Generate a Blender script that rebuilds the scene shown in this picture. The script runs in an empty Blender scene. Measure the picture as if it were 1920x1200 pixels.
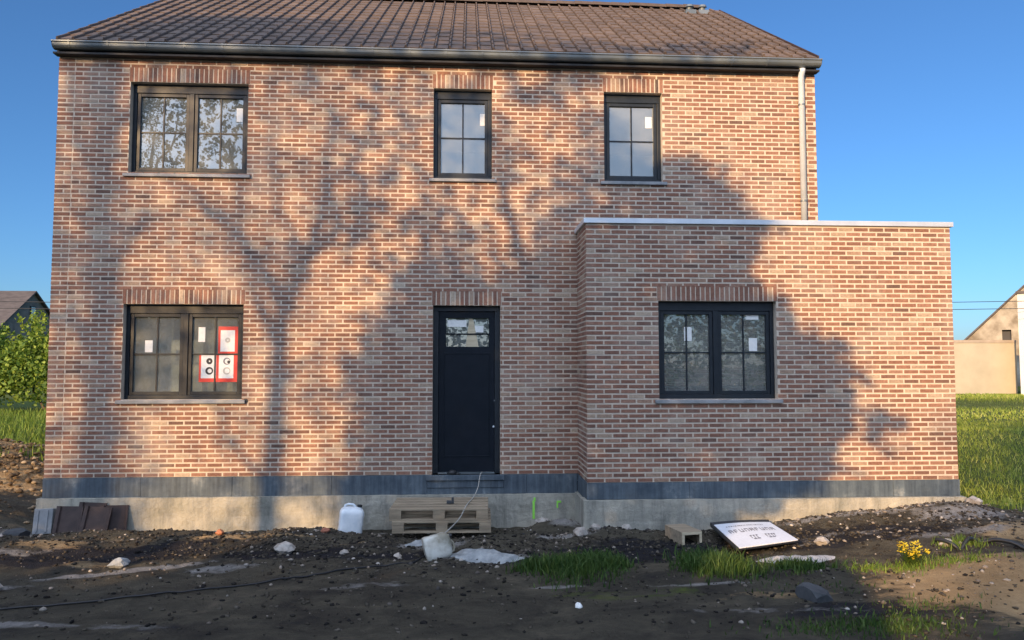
import bpy, math, random
import numpy as np
from mathutils import Vector, Matrix
random.seed(7); rng = np.random.default_rng(7)
R = math.radians
S = bpy.context.scene
C = S.collection

# ------------------------------------------------ camera, sky, sun, exposure
cam_d = bpy.data.cameras.new('camera'); cam = bpy.data.objects.new('camera', cam_d); C.objects.link(cam)
cam.location = (0, -10.2, 2.25)
cam.rotation_euler = (R(90 + 3.442), 0, R(-3.383))
cam_d.sensor_width = 36; cam_d.lens = 26.25; cam_d.clip_end = 2000; cam_d.clip_start = .05
S.camera = cam
SUN_AZ, SUN_EL = 30.0, 14.0            # degrees left of straight behind the camera / above the horizon
sd = Vector((-math.sin(R(SUN_AZ))*math.cos(R(SUN_EL)), -math.cos(R(SUN_AZ))*math.cos(R(SUN_EL)), math.sin(R(SUN_EL))))
w = bpy.data.worlds.new('World'); S.world = w; w.use_nodes = True
nt = w.node_tree; nt.nodes.clear()
sky = nt.nodes.new('ShaderNodeTexSky'); sky.sky_type = 'NISHITA'; sky.sun_disc = False
sky.sun_elevation = R(SUN_EL); sky.sun_rotation = R(180 + SUN_AZ)
sky.air_density = 0.9; sky.dust_density = 0.8; sky.ozone_density = 8.0
bg = nt.nodes.new('ShaderNodeBackground'); bg.inputs[1].default_value = 0.105
wo = nt.nodes.new('ShaderNodeOutputWorld')
# bright veil added as fill for the shade, out of view behind and overhead
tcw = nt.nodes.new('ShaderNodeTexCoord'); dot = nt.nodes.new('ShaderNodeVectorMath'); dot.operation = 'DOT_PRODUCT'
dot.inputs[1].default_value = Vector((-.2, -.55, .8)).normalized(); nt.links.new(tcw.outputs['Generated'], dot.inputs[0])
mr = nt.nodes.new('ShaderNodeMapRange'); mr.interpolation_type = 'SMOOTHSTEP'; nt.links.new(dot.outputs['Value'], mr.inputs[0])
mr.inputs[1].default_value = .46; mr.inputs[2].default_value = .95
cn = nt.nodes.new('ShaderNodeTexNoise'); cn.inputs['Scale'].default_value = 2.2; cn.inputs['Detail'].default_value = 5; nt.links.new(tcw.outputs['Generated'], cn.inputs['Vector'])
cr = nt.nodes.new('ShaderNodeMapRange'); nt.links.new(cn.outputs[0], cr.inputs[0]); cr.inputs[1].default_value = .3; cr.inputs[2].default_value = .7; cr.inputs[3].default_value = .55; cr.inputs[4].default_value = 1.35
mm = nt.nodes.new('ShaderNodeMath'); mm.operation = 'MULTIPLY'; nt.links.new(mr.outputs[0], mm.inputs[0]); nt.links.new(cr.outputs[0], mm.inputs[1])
fill_veil = nt.nodes.new('ShaderNodeMix'); fill_veil.data_type = 'RGBA'; fill_veil.blend_type = 'ADD'; nt.links.new(mm.outputs[0], fill_veil.inputs[0]); 
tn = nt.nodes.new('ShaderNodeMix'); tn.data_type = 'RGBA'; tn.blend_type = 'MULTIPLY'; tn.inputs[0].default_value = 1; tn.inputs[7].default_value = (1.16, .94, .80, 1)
nt.links.new(sky.outputs[0], tn.inputs[6]); nt.links.new(tn.outputs[2], fill_veil.inputs[6])
fill_veil.inputs[7].default_value = (6.7, 7.3, 8.5, 1)
nt.links.new(fill_veil.outputs[2], bg.inputs[0]); nt.links.new(bg.outputs[0], wo.inputs[0])
sl = bpy.data.lights.new('sun', 'SUN'); sl.energy = 3.3; sl.angle = R(.53); sl.color = (1.0, .64, .31)
so = bpy.data.objects.new('sun', sl); C.objects.link(so)
so.rotation_euler = sd.to_track_quat('Z', 'Y').to_euler(); so.location = sd*30
S.view_settings.view_transform = 'Standard'; S.view_settings.look = 'None'
S.view_settings.gamma = 1; S.view_settings.exposure = 1.15

# ------------------------------------------------ helpers
def smooth(a, b, x):
    t = np.clip((x-a)/(b-a), 0, 1); return t*t*(3-2*t)
def tag(o, label=None, cat=None, group=None, kind=None):
    if label: o['label'] = label
    if cat: o['category'] = cat
    if group: o['group'] = group
    if kind: o['kind'] = kind
    return o
def thing(name, label, cat, loc=(0,0,0), group=None, rz=0):
    o = bpy.data.objects.new(name, None); C.objects.link(o); o.location = loc; o.rotation_euler = (0,0,rz)
    o.empty_display_size = .1
    return tag(o, label, cat, group)
class MB:
    def __init__(s): s.v = []; s.f = []; s.m = []
    def add(s, vs, fs, m=0):
        b = len(s.v); s.v += [tuple(v) for v in vs]; s.f += [tuple(b+i for i in f) for f in fs]; s.m += [m]*len(fs); return s
    def box(s, x0, x1, y0, y1, z0, z1, m=0, M=None, skip=''):
        vs = [(x0,y0,z0),(x1,y0,z0),(x1,y1,z0),(x0,y1,z0),(x0,y0,z1),(x1,y0,z1),(x1,y1,z1),(x0,y1,z1)]
        if M is not None: vs = [tuple(M @ Vector(v)) for v in vs]
        fs = dict(b=(0,3,2,1), t=(4,5,6,7), f=(0,1,5,4), r=(1,2,6,5), k=(2,3,7,6), l=(3,0,4,7))
        return s.add(vs, [fs[k] for k in 'btfrkl' if k not in skip], m)
    def cyl(s, p0, p1, r0, r1=None, n=12, m=0, caps=True):
        r1 = r0 if r1 is None else r1
        p0, p1 = Vector(p0), Vector(p1); d = (p1-p0).normalized()
        a = d.orthogonal().normalized(); b = d.cross(a)
        vs = []
        for p, r in ((p0, r0), (p1, r1)):
            vs += [p + (a*math.cos(t)+b*math.sin(t))*r for t in [2*math.pi*k/n for k in range(n)]]
        fs = [(k, (k+1)%n, n+(k+1)%n, n+k) for k in range(n)]
        if caps: fs += [tuple(range(n-1,-1,-1)), tuple(range(n, 2*n))]
        return s.add(vs, fs, m)
    def tube(s, pts, rad, n=8, m=0):
        pts = [Vector(p) for p in pts]; N = len(pts)
        rad = rad if isinstance(rad, (list, tuple)) else [rad]*N
        vs = []; a = None
        for i, p in enumerate(pts):
            d = (pts[min(i+1, N-1)] - pts[max(i-1, 0)]).normalized()
            if a is None: a = d.orthogonal().normalized()
            a = (a - d*a.dot(d)).normalized(); b = d.cross(a)
            vs += [p + (a*math.cos(t)+b*math.sin(t))*rad[i] for t in [2*math.pi*k/n for k in range(n)]]
        fs = [(i*n+k, i*n+(k+1)%n, (i+1)*n+(k+1)%n, (i+1)*n+k) for i in range(N-1) for k in range(n)]
        fs += [tuple(range(n-1,-1,-1)), tuple((N-1)*n+k for k in range(n))]
        return s.add(vs, fs, m)
    def ext(s, prof, x0, x1, m=0, M=None):        # profile of (y, z) swept along x
        n = len(prof)
        vs = [(x0, y, z) for y, z in prof] + [(x1, y, z) for y, z in prof]
        if M is not None: vs = [tuple(M @ Vector(v)) for v in vs]
        fs = [(i, (i+1)%n, n+(i+1)%n, n+i) for i in range(n)] + [tuple(range(n-1,-1,-1)), tuple(range(n, 2*n))]
        return s.add(vs, fs, m)
    def build(s, name, mats, parent=None, smooth_=False, bevel=0):
        me = bpy.data.meshes.new(name); me.from_pydata(s.v, [], s.f)
        for mt in (mats if isinstance(mats, (list, tuple)) else [mats]): me.materials.append(mt)
        me.polygons.foreach_set('material_index', s.m)
        if smooth_: me.polygons.foreach_set('use_smooth', [True]*len(s.f))
        me.update()
        o = bpy.data.objects.new(name, me); C.objects.link(o)
        if parent: o.parent = parent
        if bevel:
            b = o.modifiers.new('bevel', 'BEVEL'); b.width = bevel; b.segments = 2; b.limit_method = 'ANGLE'
        return o
def np_mesh(name, verts, k, mats, tone=None, parent=None, attrs=None, smooth_=False, faces=None):
    """verts (N,3); faces of k consecutive verts unless given; tone: one value per vertex"""
    me = bpy.data.meshes.new(name); n = len(verts)
    me.vertices.add(n); me.vertices.foreach_set('co', np.asarray(verts, dtype=np.float32).ravel())
    if faces is None: faces = np.arange(n).reshape(-1, k)
    F = len(faces); k = faces.shape[1]
    me.loops.add(F*k); me.loops.foreach_set('vertex_index', faces.astype(np.int32).ravel())
    me.polygons.add(F); me.polygons.foreach_set('loop_start', np.arange(0, F*k, k, dtype=np.int32))
    try: me.polygons.foreach_set('loop_total', np.full(F, k, dtype=np.int32))
    except Exception: pass
    if smooth_: me.polygons.foreach_set('use_smooth', [True]*F)
    d = dict(attrs or {})
    if tone is not None: d['tone'] = tone
    for kk, a in d.items():
        at = me.attributes.new(kk, 'FLOAT', 'POINT'); at.data.foreach_set('value', np.asarray(a, dtype=np.float32))
    for mt in (mats if isinstance(mats, (list, tuple)) else [mats]): me.materials.append(mt)
    me.update(calc_edges=True); me.validate()
    o = bpy.data.objects.new(name, me); C.objects.link(o)
    if parent: o.parent = parent
    return o

# ------------------------------------------------ materials
def new_mat(name):
    m = bpy.data.materials.new(name); m.use_nodes = True; t = m.node_tree
    return m, t, t.nodes['Principled BSDF']
def nd(t, typ, **kw):
    n = t.nodes.new(typ)
    for k, v in kw.items():
        if k.startswith('i_'): n.inputs[int(k[2:]) if k[2:].isdigit() else k[2:].replace('_', ' ')].default_value = v
        else: setattr(n, k, v)
    return n
def ramp(t, fac, stops, interp='LINEAR'):
    r = t.nodes.new('ShaderNodeValToRGB'); r.color_ramp.interpolation = interp
    e = r.color_ramp.elements
    while len(e) < len(stops): e.new(.5)
    for k, (p, c) in enumerate(stops): e[k].position = p; e[k].color = (*c, 1) if len(c) == 3 else c
    t.links.new(fac, r.inputs[0]); return r.outputs[0]
def noise(t, scale, detail=5, rough=.6, sc=None, dist=0):
    co = nd(t, 'ShaderNodeNewGeometry').outputs['Position']
    if sc:
        mp = nd(t, 'ShaderNodeMapping'); mp.inputs['Scale'].default_value = sc; t.links.new(co, mp.inputs[0]); co = mp.outputs[0]
    n = nd(t, 'ShaderNodeTexNoise'); n.inputs['Scale'].default_value = scale; n.inputs['Detail'].default_value = detail
    n.inputs['Roughness'].default_value = rough; n.inputs['Distortion'].default_value = dist
    t.links.new(co, n.inputs['Vector']); return n.outputs['Fac']
def mix(t, f, a, b, mode='MIX'):
    n = nd(t, 'ShaderNodeMix', data_type='RGBA', blend_type=mode)
    for idx, v in ((0, f), (6, a), (7, b)):
        if isinstance(v, (int, float)): n.inputs[idx].default_value = v
        elif isinstance(v, tuple): n.inputs[idx].default_value = (*v, 1)
        else: t.links.new(v, n.inputs[idx])
    return n.outputs[2]
def bump(t, b, h, strength=.3, dist=.01):
    n = nd(t, 'ShaderNodeBump'); n.inputs['Strength'].default_value = strength; n.inputs['Distance'].default_value = dist
    t.links.new(h, n.inputs['Height']); t.links.new(n.outputs[0], b.inputs['Normal'])
def attr(t, name): return nd(t, 'ShaderNodeAttribute', attribute_name=name).outputs['Fac']
def mat_simple(name, c1, c2, scale=8, rough=.7, metal=0, bmp=.15, sc=None, detail=5, spec=.5, lo=.35, hi=.65, dist=.005):
    m, t, b = new_mat(name)
    f = noise(t, scale, detail, sc=sc)
    t.links.new(ramp(t, f, [(lo, c1), (hi, c2)]), b.inputs['Base Color'])
    b.inputs['Roughness'].default_value = rough; b.inputs['Metallic'].default_value = metal
    b.inputs['Specular IOR Level'].default_value = spec
    if bmp: bump(t, b, noise(t, scale*6, 4, sc=sc), bmp, dist)
    return m

def mat_brick():
    m, t, b = new_mat('fired clay brick')
    base = ramp(t, attr(t, 'tone'), [(0, (.085,.060,.052)), (.16, (.15,.092,.074)), (.34, (.235,.120,.086)), (.52, (.295,.165,.120)),
                                     (.68, (.325,.225,.165)), (.82, (.375,.29,.22)), (1, (.44,.36,.28))])
    f = noise(t, 34, 5, .7)
    base = mix(t, 1, base, ramp(t, f, [(.25, (.64,.62,.62)), (.7, (1.2,1.17,1.12))]), 'MULTIPLY')
    bl = ramp(t, noise(t, 1.3, 6, .65), [(.5, (0,0,0)), (.72, (.42,.42,.42))])        # lime bloom left by the mason
    base = mix(t, bl, base, (.42,.37,.32))
    t.links.new(base, b.inputs['Base Color']); b.inputs['Roughness'].default_value = .88
    b.inputs['Specular IOR Level'].default_value = .25
    bump(t, b, noise(t, 160, 4), .5, .003); return m
def mat_mortar():
    m, t, b = new_mat('lime mortar')
    f = noise(t, 5, 8, .7)
    t.links.new(ramp(t, f, [(.3, (.47,.40,.325)), (.7, (.61,.53,.43))]), b.inputs['Base Color'])
    b.inputs['Roughness'].default_value = .95; b.inputs['Specular IOR Level'].default_value = .1
    bump(t, b, noise(t, 220, 3), .4, .002); return m
def mat_leaf(name, c1, c2, c3, trans=.35):
    m, t, b = new_mat(name)
    col = ramp(t, attr(t, 'tone'), [(0, c1), (.5, c2), (1, c3)])
    t.links.new(col, b.inputs['Base Color']); b.inputs['Roughness'].default_value = .6
    b.inputs['Specular IOR Level'].default_value = .3
    tr = nd(t, 'ShaderNodeBsdfTranslucent'); t.links.new(col, tr.inputs[0])
    ms = nd(t, 'ShaderNodeMixShader'); ms.inputs[0].default_value = trans
    t.links.new(b.outputs[0], ms.inputs[1]); t.links.new(tr.outputs[0], ms.inputs[2])
    t.links.new(ms.outputs[0], t.nodes['Material Output'].inputs[0]); return m
def mat_glass(refl=.19, tint=(.80,.88,.86)):
    m, t, b = new_mat('insulating glass')
    t.nodes.remove(b)
    g = nd(t, 'ShaderNodeBsdfGlossy'); g.inputs['Roughness'].default_value = .0; g.inputs['Color'].default_value = (.93,1,1,1)
    bp = nd(t, 'ShaderNodeBump'); bp.inputs['Strength'].default_value = .04; bp.inputs['Distance'].default_value = .01
    t.links.new(noise(t, 1.1, 2), bp.inputs['Height']); t.links.new(bp.outputs[0], g.inputs['Normal'])
    tr = nd(t, 'ShaderNodeBsdfTransparent'); tr.inputs[0].default_value = (*tint, 1)
    fr = nd(t, 'ShaderNodeFresnel'); fr.inputs[0].default_value = 1.5
    ad = nd(t, 'ShaderNodeMath', operation='ADD', use_clamp=True); ad.inputs[1].default_value = refl
    t.links.new(fr.outputs[0], ad.inputs[0])
    ms = nd(t, 'ShaderNodeMixShader'); t.links.new(ad.outputs[0], ms.inputs[0])
    t.links.new(tr.outputs[0], ms.inputs[1]); t.links.new(g.outputs[0], ms.inputs[2])
    df = nd(t, 'ShaderNodeBsdfDiffuse'); t.links.new(ramp(t, noise(t, 2.5, 6, .7), [(.3, (.22,.25,.25)), (.7, (.46,.48,.45))]), df.inputs[0])
    m2 = nd(t, 'ShaderNodeMixShader'); m2.inputs[0].default_value = .36      # pane dust, thickened to imitate the pale lit room behind
    t.links.new(ms.outputs[0], m2.inputs[1]); t.links.new(df.outputs[0], m2.inputs[2])
    t.links.new(m2.outputs[0], t.nodes['Material Output'].inputs[0]); return m
def mat_flat(name, c, rough=.6, metal=0):
    m, t, b = new_mat(name)
    f = noise(t, 30, 3)
    t.links.new(ramp(t, f, [(.3, tuple(x*.92 for x in c)), (.7, tuple(min(1, x*1.06) for x in c))]), b.inputs['Base Color'])
    b.inputs['Roughness'].default_value = rough; b.inputs['Metallic'].default_value = metal; return m

M_BRICK, M_MORT = mat_brick(), mat_mortar()
M_FRAME = mat_simple('anthracite window profile', (.009,.014,.020), (.015,.021,.028), 12, .45, 0, .05, spec=.35)
M_DOOR = mat_simple('black door panel', (.003,.007,.013), (.006,.010,.017), 6, .55, 0, .05, spec=.2)
M_GLASS = mat_glass()
M_PLASTER = mat_simple('grey interior plaster', (.58,.60,.57), (.74,.74,.69), 1.2, .9, 0, .1)
def mat_blue():
    m, t, b = new_mat('blue stone')
    a = ramp(t, noise(t, 2.4, 9, .72), [(.34, (.050,.072,.095)), (.56, (.095,.125,.15)), (.74, (.25,.275,.28))])
    s = ramp(t, noise(t, 3.5, 7, .7, sc=(4,4,.25)), [(.36, (.55,.58,.62)), (.58, (1,1,1)), (.75, (1.55,1.5,1.42))])
    t.links.new(mix(t, 1, a, s, 'MULTIPLY'), b.inputs['Base Color']); b.inputs['Roughness'].default_value = .68
    bump(t, b, noise(t, 6, 7, .7), .45, .012); return m
M_BLUE = mat_blue()
M_SILL = mat_simple('sawn blue stone sill', (.19,.205,.215), (.30,.31,.32), 6, .6, 0, .2)
def mat_concrete():
    m, t, b = new_mat('rough cast concrete')
    a = ramp(t, noise(t, 1.7, 8, .7), [(.3, (.23,.235,.20)), (.5, (.36,.35,.30)), (.72, (.50,.475,.40))])
    s = ramp(t, noise(t, 2.2, 6, .7, sc=(3,3,.5)), [(.42, (1.1,1.08,1.05)), (.55, (.9,.9,.9)), (.72, (.50,.51,.50))])
    t.links.new(mix(t, 1, a, s, 'MULTIPLY'), b.inputs['Base Color']); b.inputs['Roughness'].default_value = .93
    b.inputs['Specular IOR Level'].default_value = .2
    bump(t, b, noise(t, 14, 9, .75), .9, .03); return m
M_CONC = mat_concrete()
def mat_tile():
    m, t, b = new_mat('brown concrete roof tile')
    base = ramp(t, attr(t, 'tone'), [(0, (.085,.064,.051)), (.5, (.115,.087,.070)), (1, (.145,.110,.088))])
    base = mix(t, 1, base, ramp(t, noise(t, 9, 6, .7), [(.3, (.72,.72,.74)), (.7, (1.25,1.22,1.2))]), 'MULTIPLY')
    t.links.new(base, b.inputs['Base Color']); b.inputs['Roughness'].default_value = .75
    bump(t, b, noise(t, 90, 4), .35, .004); return m
M_TILE = mat_tile()
M_TILED = mat_simple('dark brown spare tile', (.035,.022,.020), (.060,.038,.033), 8, .7, 0, .3)
M_ZINC = mat_simple('weathered zinc', (.11,.135,.15), (.19,.22,.235), 3, .40, .3, .1, sc=(.6,1,1))
M_PIPE = mat_simple('bare bright zinc pipe', (.50,.56,.62), (.60,.66,.71), 6, .5, .1, .08)
M_COPING = mat_simple('mill aluminium coping', (.50,.55,.60), (.64,.68,.72), 3, .45, .45, .05)
M_SOFFIT = mat_simple('black soffit board', (.010,.012,.015), (.018,.02,.024), 6, .7, 0, .05)
M_WOOD = mat_simple('raw softwood', (.22,.175,.12), (.36,.29,.20), 7, .85, 0, .4, sc=(.35,3,3), dist=.004)
M_WOODP = mat_simple('pale planed wood', (.48,.40,.27), (.60,.52,.36), 7, .8, 0, .2, sc=(.35,3,3))
M_WHITE = mat_flat('white paper', (.78,.79,.76), .8)
M_RED = mat_flat('red sign print', (.62,.035,.03), .5)
M_BLACK = mat_flat('black print', (.02,.022,.028), .6)
M_INK = mat_flat('faded grey print', (.16,.17,.21), .7)
M_PALEINK = mat_flat('pale grey print', (.45,.45,.42), .7)
def mat_plastic():
    m, t, b = new_mat('milky jerrycan plastic')
    b.inputs['Base Color'].default_value = (.70,.76,.80,1); b.inputs['Roughness'].default_value = .35
    b.inputs['Subsurface Weight'].default_value = .3; b.inputs['Subsurface Radius'].default_value = (.05,.05,.05)
    b.inputs['Subsurface Scale'].default_value = .3
    t.links.new(ramp(t, noise(t, 7, 5), [(.35, (.62,.69,.74)), (.6, (.78,.83,.86))]), b.inputs['Base Color']); return m
M_JERRY = mat_plastic()
M_JERRYD = mat_simple('cement stained plastic', (.26,.24,.18), (.62,.62,.56), 3, .6, 0, .3, lo=.40, hi=.6)
M_STONE = mat_simple('pale rubble stone', (.24,.21,.18), (.48,.44,.39), 9, .9, 0, .6, dist=.01)
M_DSTONE = mat_simple('dark grey block', (.035,.04,.045), (.07,.075,.08), 9, .9, 0, .5, dist=.01)
M_RUBBER = mat_flat('black rubber', (.015,.016,.018), .5)
M_CEM = mat_simple('spilled set cement', (.20,.22,.23), (.36,.38,.38), 10, .95, 0, .7, dist=.012)
M_GREENP = mat_flat('green marking spray paint', (.30,.75,.10), .7)
M_BARK = mat_simple('tree bark', (.07,.055,.04), (.14,.115,.085), 9, .9, 0, .6, sc=(3,3,.6), dist=.02)
M_SPRING = mat_leaf('young spring leaf', (.06,.09,.02), (.11,.16,.035), (.19,.24,.06))
M_DEEP = mat_leaf('dense leaf', (.02,.04,.012), (.05,.085,.02), (.10,.15,.035), .25)
M_HEDGE = mat_leaf('hedge leaf', (.045,.085,.012), (.13,.22,.03), (.27,.36,.06), .3)
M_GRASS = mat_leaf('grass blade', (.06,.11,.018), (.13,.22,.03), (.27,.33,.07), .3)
M_GRASSL = mat_leaf('yellow green meadow grass', (.10,.16,.025), (.24,.32,.05), (.46,.48,.15), .35)  # lighter, yellower green for the lawn on the right
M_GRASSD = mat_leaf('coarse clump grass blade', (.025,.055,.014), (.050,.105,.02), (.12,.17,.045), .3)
M_FLOWER = mat_flat('yellow petal', (.75,.58,.03), .6)
M_BEIGE = mat_simple('beige rendered masonry', (.34,.31,.235), (.44,.40,.31), .6, .95, 0, .15, lo=.3, hi=.7)
M_OLD = mat_simple('crumbling old plaster', (.17,.14,.10), (.38,.34,.27), .8, .95, 0, .3, lo=.38, hi=.62, detail=10)
M_WWALL = mat_simple('white painted wall', (.55,.54,.52), (.62,.61,.59), 1, .9, 0, .05)
M_GREYB = mat_simple('grey brick gable', (.13,.12,.11), (.22,.20,.18), 2, .9, 0, .2)
M_SLATE = mat_simple('dark roof covering', (.055,.048,.047), (.10,.088,.085), 1.5, .8, 0, .2, sc=(1,1,4))

def mat_ground():
    m, t, b = new_mat('dug soil with grass')
    soil = ramp(t, noise(t, 1.9, 12, .74, sc=(.85,1.25,1), dist=.5), [(.30, (.030,.028,.026)), (.44, (.064,.057,.044)), (.56, (.098,.088,.064)), (.70, (.155,.13,.095))])
    sand = ramp(t, noise(t, 2.1, 8, .7), [(.3, (.24,.165,.085)), (.7, (.50,.36,.20))])
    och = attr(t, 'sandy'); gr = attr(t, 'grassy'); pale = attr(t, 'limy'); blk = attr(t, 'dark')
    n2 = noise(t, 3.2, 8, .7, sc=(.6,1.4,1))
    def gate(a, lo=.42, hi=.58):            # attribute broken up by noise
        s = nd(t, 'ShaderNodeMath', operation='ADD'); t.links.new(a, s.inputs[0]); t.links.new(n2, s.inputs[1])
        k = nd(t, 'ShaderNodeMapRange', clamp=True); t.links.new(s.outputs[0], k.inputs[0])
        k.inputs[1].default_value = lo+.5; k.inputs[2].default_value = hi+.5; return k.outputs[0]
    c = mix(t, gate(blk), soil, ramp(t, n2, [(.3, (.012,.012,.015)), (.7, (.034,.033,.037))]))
    c = mix(t, gate(och), c, sand)
    c = mix(t, gate(pale), c, ramp(t, noise(t, 9, 8, .75), [(.3, (.16,.155,.15)), (.7, (.38,.36,.33))]))
    c = mix(t, gate(gr), c, ramp(t, noise(t, 4, 6, .7), [(.3, (.05,.075,.018)), (.55, (.10,.13,.03)), (.8, (.20,.17,.06))]))
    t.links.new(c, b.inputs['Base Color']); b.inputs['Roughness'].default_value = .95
    b.inputs['Specular IOR Level'].default_value = .15
    h1 = noise(t, 24, 10, .8)
    bump(t, b, h1, 1.0, .05); return m
M_GROUND = mat_ground()

# ------------------------------------------------ terrain
from mathutils import noise as mn
def base_h(x, y):
    h = .07 + .11*smooth(-.15, -1.1, y)
    h = h + .27*smooth(2.2, 6.2, x)*smooth(-4.5, -1.2, y)
    h = h + .45*smooth(-5.5, -11, y)
    h = h + .38*smooth(-.5, 9, y)
    h = h + .22*smooth(-5.0, -8.0, x)*smooth(-3.5, .5, y)
    return h
def mound(x, y, cx, cy, rx, ry, hh, a=0):
    dx, dy = x-cx, y-cy; ca, sa = math.cos(a), math.sin(a)
    u, v = dx*ca+dy*sa, -dx*sa+dy*ca
    return hh*np.exp(-(u/rx)**2-(v/ry)**2)
MOUNDS = [(3.3,-1.65,.55,.6,-.055,0), (-.3,-.8,.8,.35,-.05,0), (-4.1,-.75,1.1,.25,.10,.15), (-3.0,-1.15,1.3,.22,.09,.25), (-5.4,-1.4,.9,.4,.12,0), (-2.1,-.55,.5,.25,.09,0), (-4.6,-2.2,.8,.3,.06,.2),
          (-.1,-1.5,.8,.25,.06,0), (1.15,-.45,.4,.25,.16,0), (1.7,-1.15,.4,.25,.10,0), (4.6,-1.15,1.4,.2,.06,0), (5.9,-1.2,.5,.3,.08,0),
          (5.4,-3.3,.8,.5,.10,.2), (6.7,-2.0,.8,.5,.08,0), (-6.9,.2,.9,.8,.25,0), (-8.8,3.4,2.0,1.1,.55,0), (-7.2,2.2,.8,.7,.25,0), (1.1,-2.75,.8,.3,.05,0), (2.4,-2.9,.9,.35,.05,0)]
def fbm(x, y, s, oct=4):
    out = np.zeros(len(x))
    for i in range(len(x)): out[i] = mn.fractal(Vector((x[i]*s, y[i]*s, 3.1)), .9, 2.1, oct)
    return out
def height(x, y, rough=True):
    x = np.atleast_1d(np.asarray(x, float)); y = np.atleast_1d(np.asarray(y, float))
    h = base_h(x, y)
    for a in MOUNDS: h = h + mound(x, y, *a)
    near = smooth(14, 8, np.hypot(x, y+4))
    if rough:
        amp = .022 + .024*smooth(-3.0, -1.0, y)
        h = h + near*amp*fbm(x, y, 1.6, 5) + near*.016*fbm(x+9, y*1.6, 6, 4)*(.5+.8*smooth(-3.6,-1.6,y)) + .12*(1-near)*fbm(x, y, .12, 3)
    return h
def H(x, y): return float(height(x, y)[0])
def gauss(x, y, L):
    o = np.zeros(len(x))
    for (cx, cy, rx, ry, a, k) in L: o = np.maximum(o, mound(x, y, cx, cy, rx, ry, k, a))
    return o
def masks(x, y):
    right = smooth(6.25, 6.7, x)*smooth(-1.7+0, -1.25, y - .0 + .0*x - .42*(6.9-x))
    left = smooth(-6.2, -7.4, x)*smooth(-.6, .8, y)
    grassy = np.maximum(np.maximum(right, left)*1.0, smooth(9, 12, np.hypot(x, y-1))*.9*smooth(-2.5, -.5, y))
    rub = mound(x, y, -8.8, 3.4, 1.7, 1.2, 1.0, 0) + mound(x, y, -7.0, 1.8, .8, .9, .9, 0)
    grassy = grassy*(1-np.clip(rub*1.2, 0, 1))
    grassy = grassy*(1-.42*mound(x, y, 9.5, 2.4, 3.0, .7, 1.0, 0))
    grassy = np.maximum(grassy, gauss(x, y, [(1.15,-2.65,.5,.3,0,.62), (2.5,-2.65,.35,.3,0,.6), (3.3,-2.75,.35,.13,0,.55), (3.3,-4.3,.8,.3,0,.55), (1.6,-3.4,1.6,.4,0,.46), (4.4,-2.95,.9,.14,0,.45)]))
    sandy = gauss(x, y, [(5.4,-3.5,1.6,.75,.0,1.3), (4.3,-3.6,.9,.35,0,.7), (6.3,-2.2,.9,.4,0,.9), (4.6,-2.95,1.2,.12,0,.8), (9,2.4,3.5,.6,0,.9), (-4.6,-1.45,.5,.25,0,.75), (-2.6,-1.1,1.1,.12,.25,.7), (5.4,-4.3,1.3,.5,0,.85), (-3.9,-2.2,.5,.2,.2,.6), (-1.2,-1.3,.7,.2,0,.5), (2.8,-3.5,1.2,.2,0,.5), (-5.2,-2.4,.5,.15,.2,.6)])
    sandy = np.maximum(sandy, np.clip(rub, 0, 1)*.75)
    limy = gauss(x, y, [(-.4,-1.6,.45,.22,0,.85), (.2,-2.0,.6,.2,0,.9), (-3.4,-2.35,1.0,.10,.42,.9), (-5.5,-1.0,.7,.12,.2,.9), (-4.8,-2.9,1.3,.10,.05,.7), (1.25,-1.15,.5,.16,0,.85), (-4.2,-.6,1.0,.08,0,.7),
                        (4.9,-1.15,1.5,.14,0,.8), (5.9,-1.5,.8,.35,0,.75), (-2.6,-.28,2.4,.10,0,.8), (.9,-3.15,.4,.04,0,.8), (3.7,-1.9,.4,.1,0,.6), (-5.6,-.4,.5,.25,0,.8), (-3.4,-3.9,1.4,.12,-.1,.6), (-2.4,-2.3,1.1,.22,.1,.52), (-1.0,-3.0,1.2,.2,.1,.5), (-4.9,-1.7,.8,.2,0,.52), (2.5,-3.9,1.5,.15,0,.5), (5.5,-2.1,1.0,.2,0,.6), (.2,-2.1,.8,.2,0,.55), (1.3,-.5,.4,.2,0,.75), (4.4,-1.7,1.2,.25,0,.5), (2.2,-3.2,.8,.06,0,.6)])
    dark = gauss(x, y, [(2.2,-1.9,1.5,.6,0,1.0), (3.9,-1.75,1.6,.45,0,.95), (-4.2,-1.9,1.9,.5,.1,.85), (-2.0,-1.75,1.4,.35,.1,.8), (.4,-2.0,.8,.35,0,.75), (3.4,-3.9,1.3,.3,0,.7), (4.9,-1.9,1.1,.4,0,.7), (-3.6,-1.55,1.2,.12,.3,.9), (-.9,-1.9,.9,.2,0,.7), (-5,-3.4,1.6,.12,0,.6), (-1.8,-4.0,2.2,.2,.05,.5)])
    return dict(grassy=grassy, sandy=sandy, limy=limy, dark=dark)
def sheet(name, xs, ys, drop=0, hole=None):
    X, Y = np.meshgrid(xs, ys); x, y = X.ravel(), Y.ravel(); nx, ny = len(xs), len(ys)
    z = height(x, y) - drop
    if hole is not None: z = np.where((x > hole[0]+.1) & (x < hole[1]-.1) & (y > hole[2]+.1) & (y < hole[3]-.1), z-.5, z)
    i, j = np.meshgrid(np.arange(nx-1), np.arange(ny-1)); a = (j*nx+i).ravel()
    f = np.stack([a, a+1, a+nx+1, a+nx], 1)
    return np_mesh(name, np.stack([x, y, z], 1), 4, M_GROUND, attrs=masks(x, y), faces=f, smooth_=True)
nearg = (-9.0, 9.6, -6.2, 1.0)
g1 = sheet('soil', np.arange(nearg[0], nearg[1]+.01, .045), np.arange(nearg[2], nearg[3]+.01, .04)); tag(g1, kind='structure')
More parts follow.
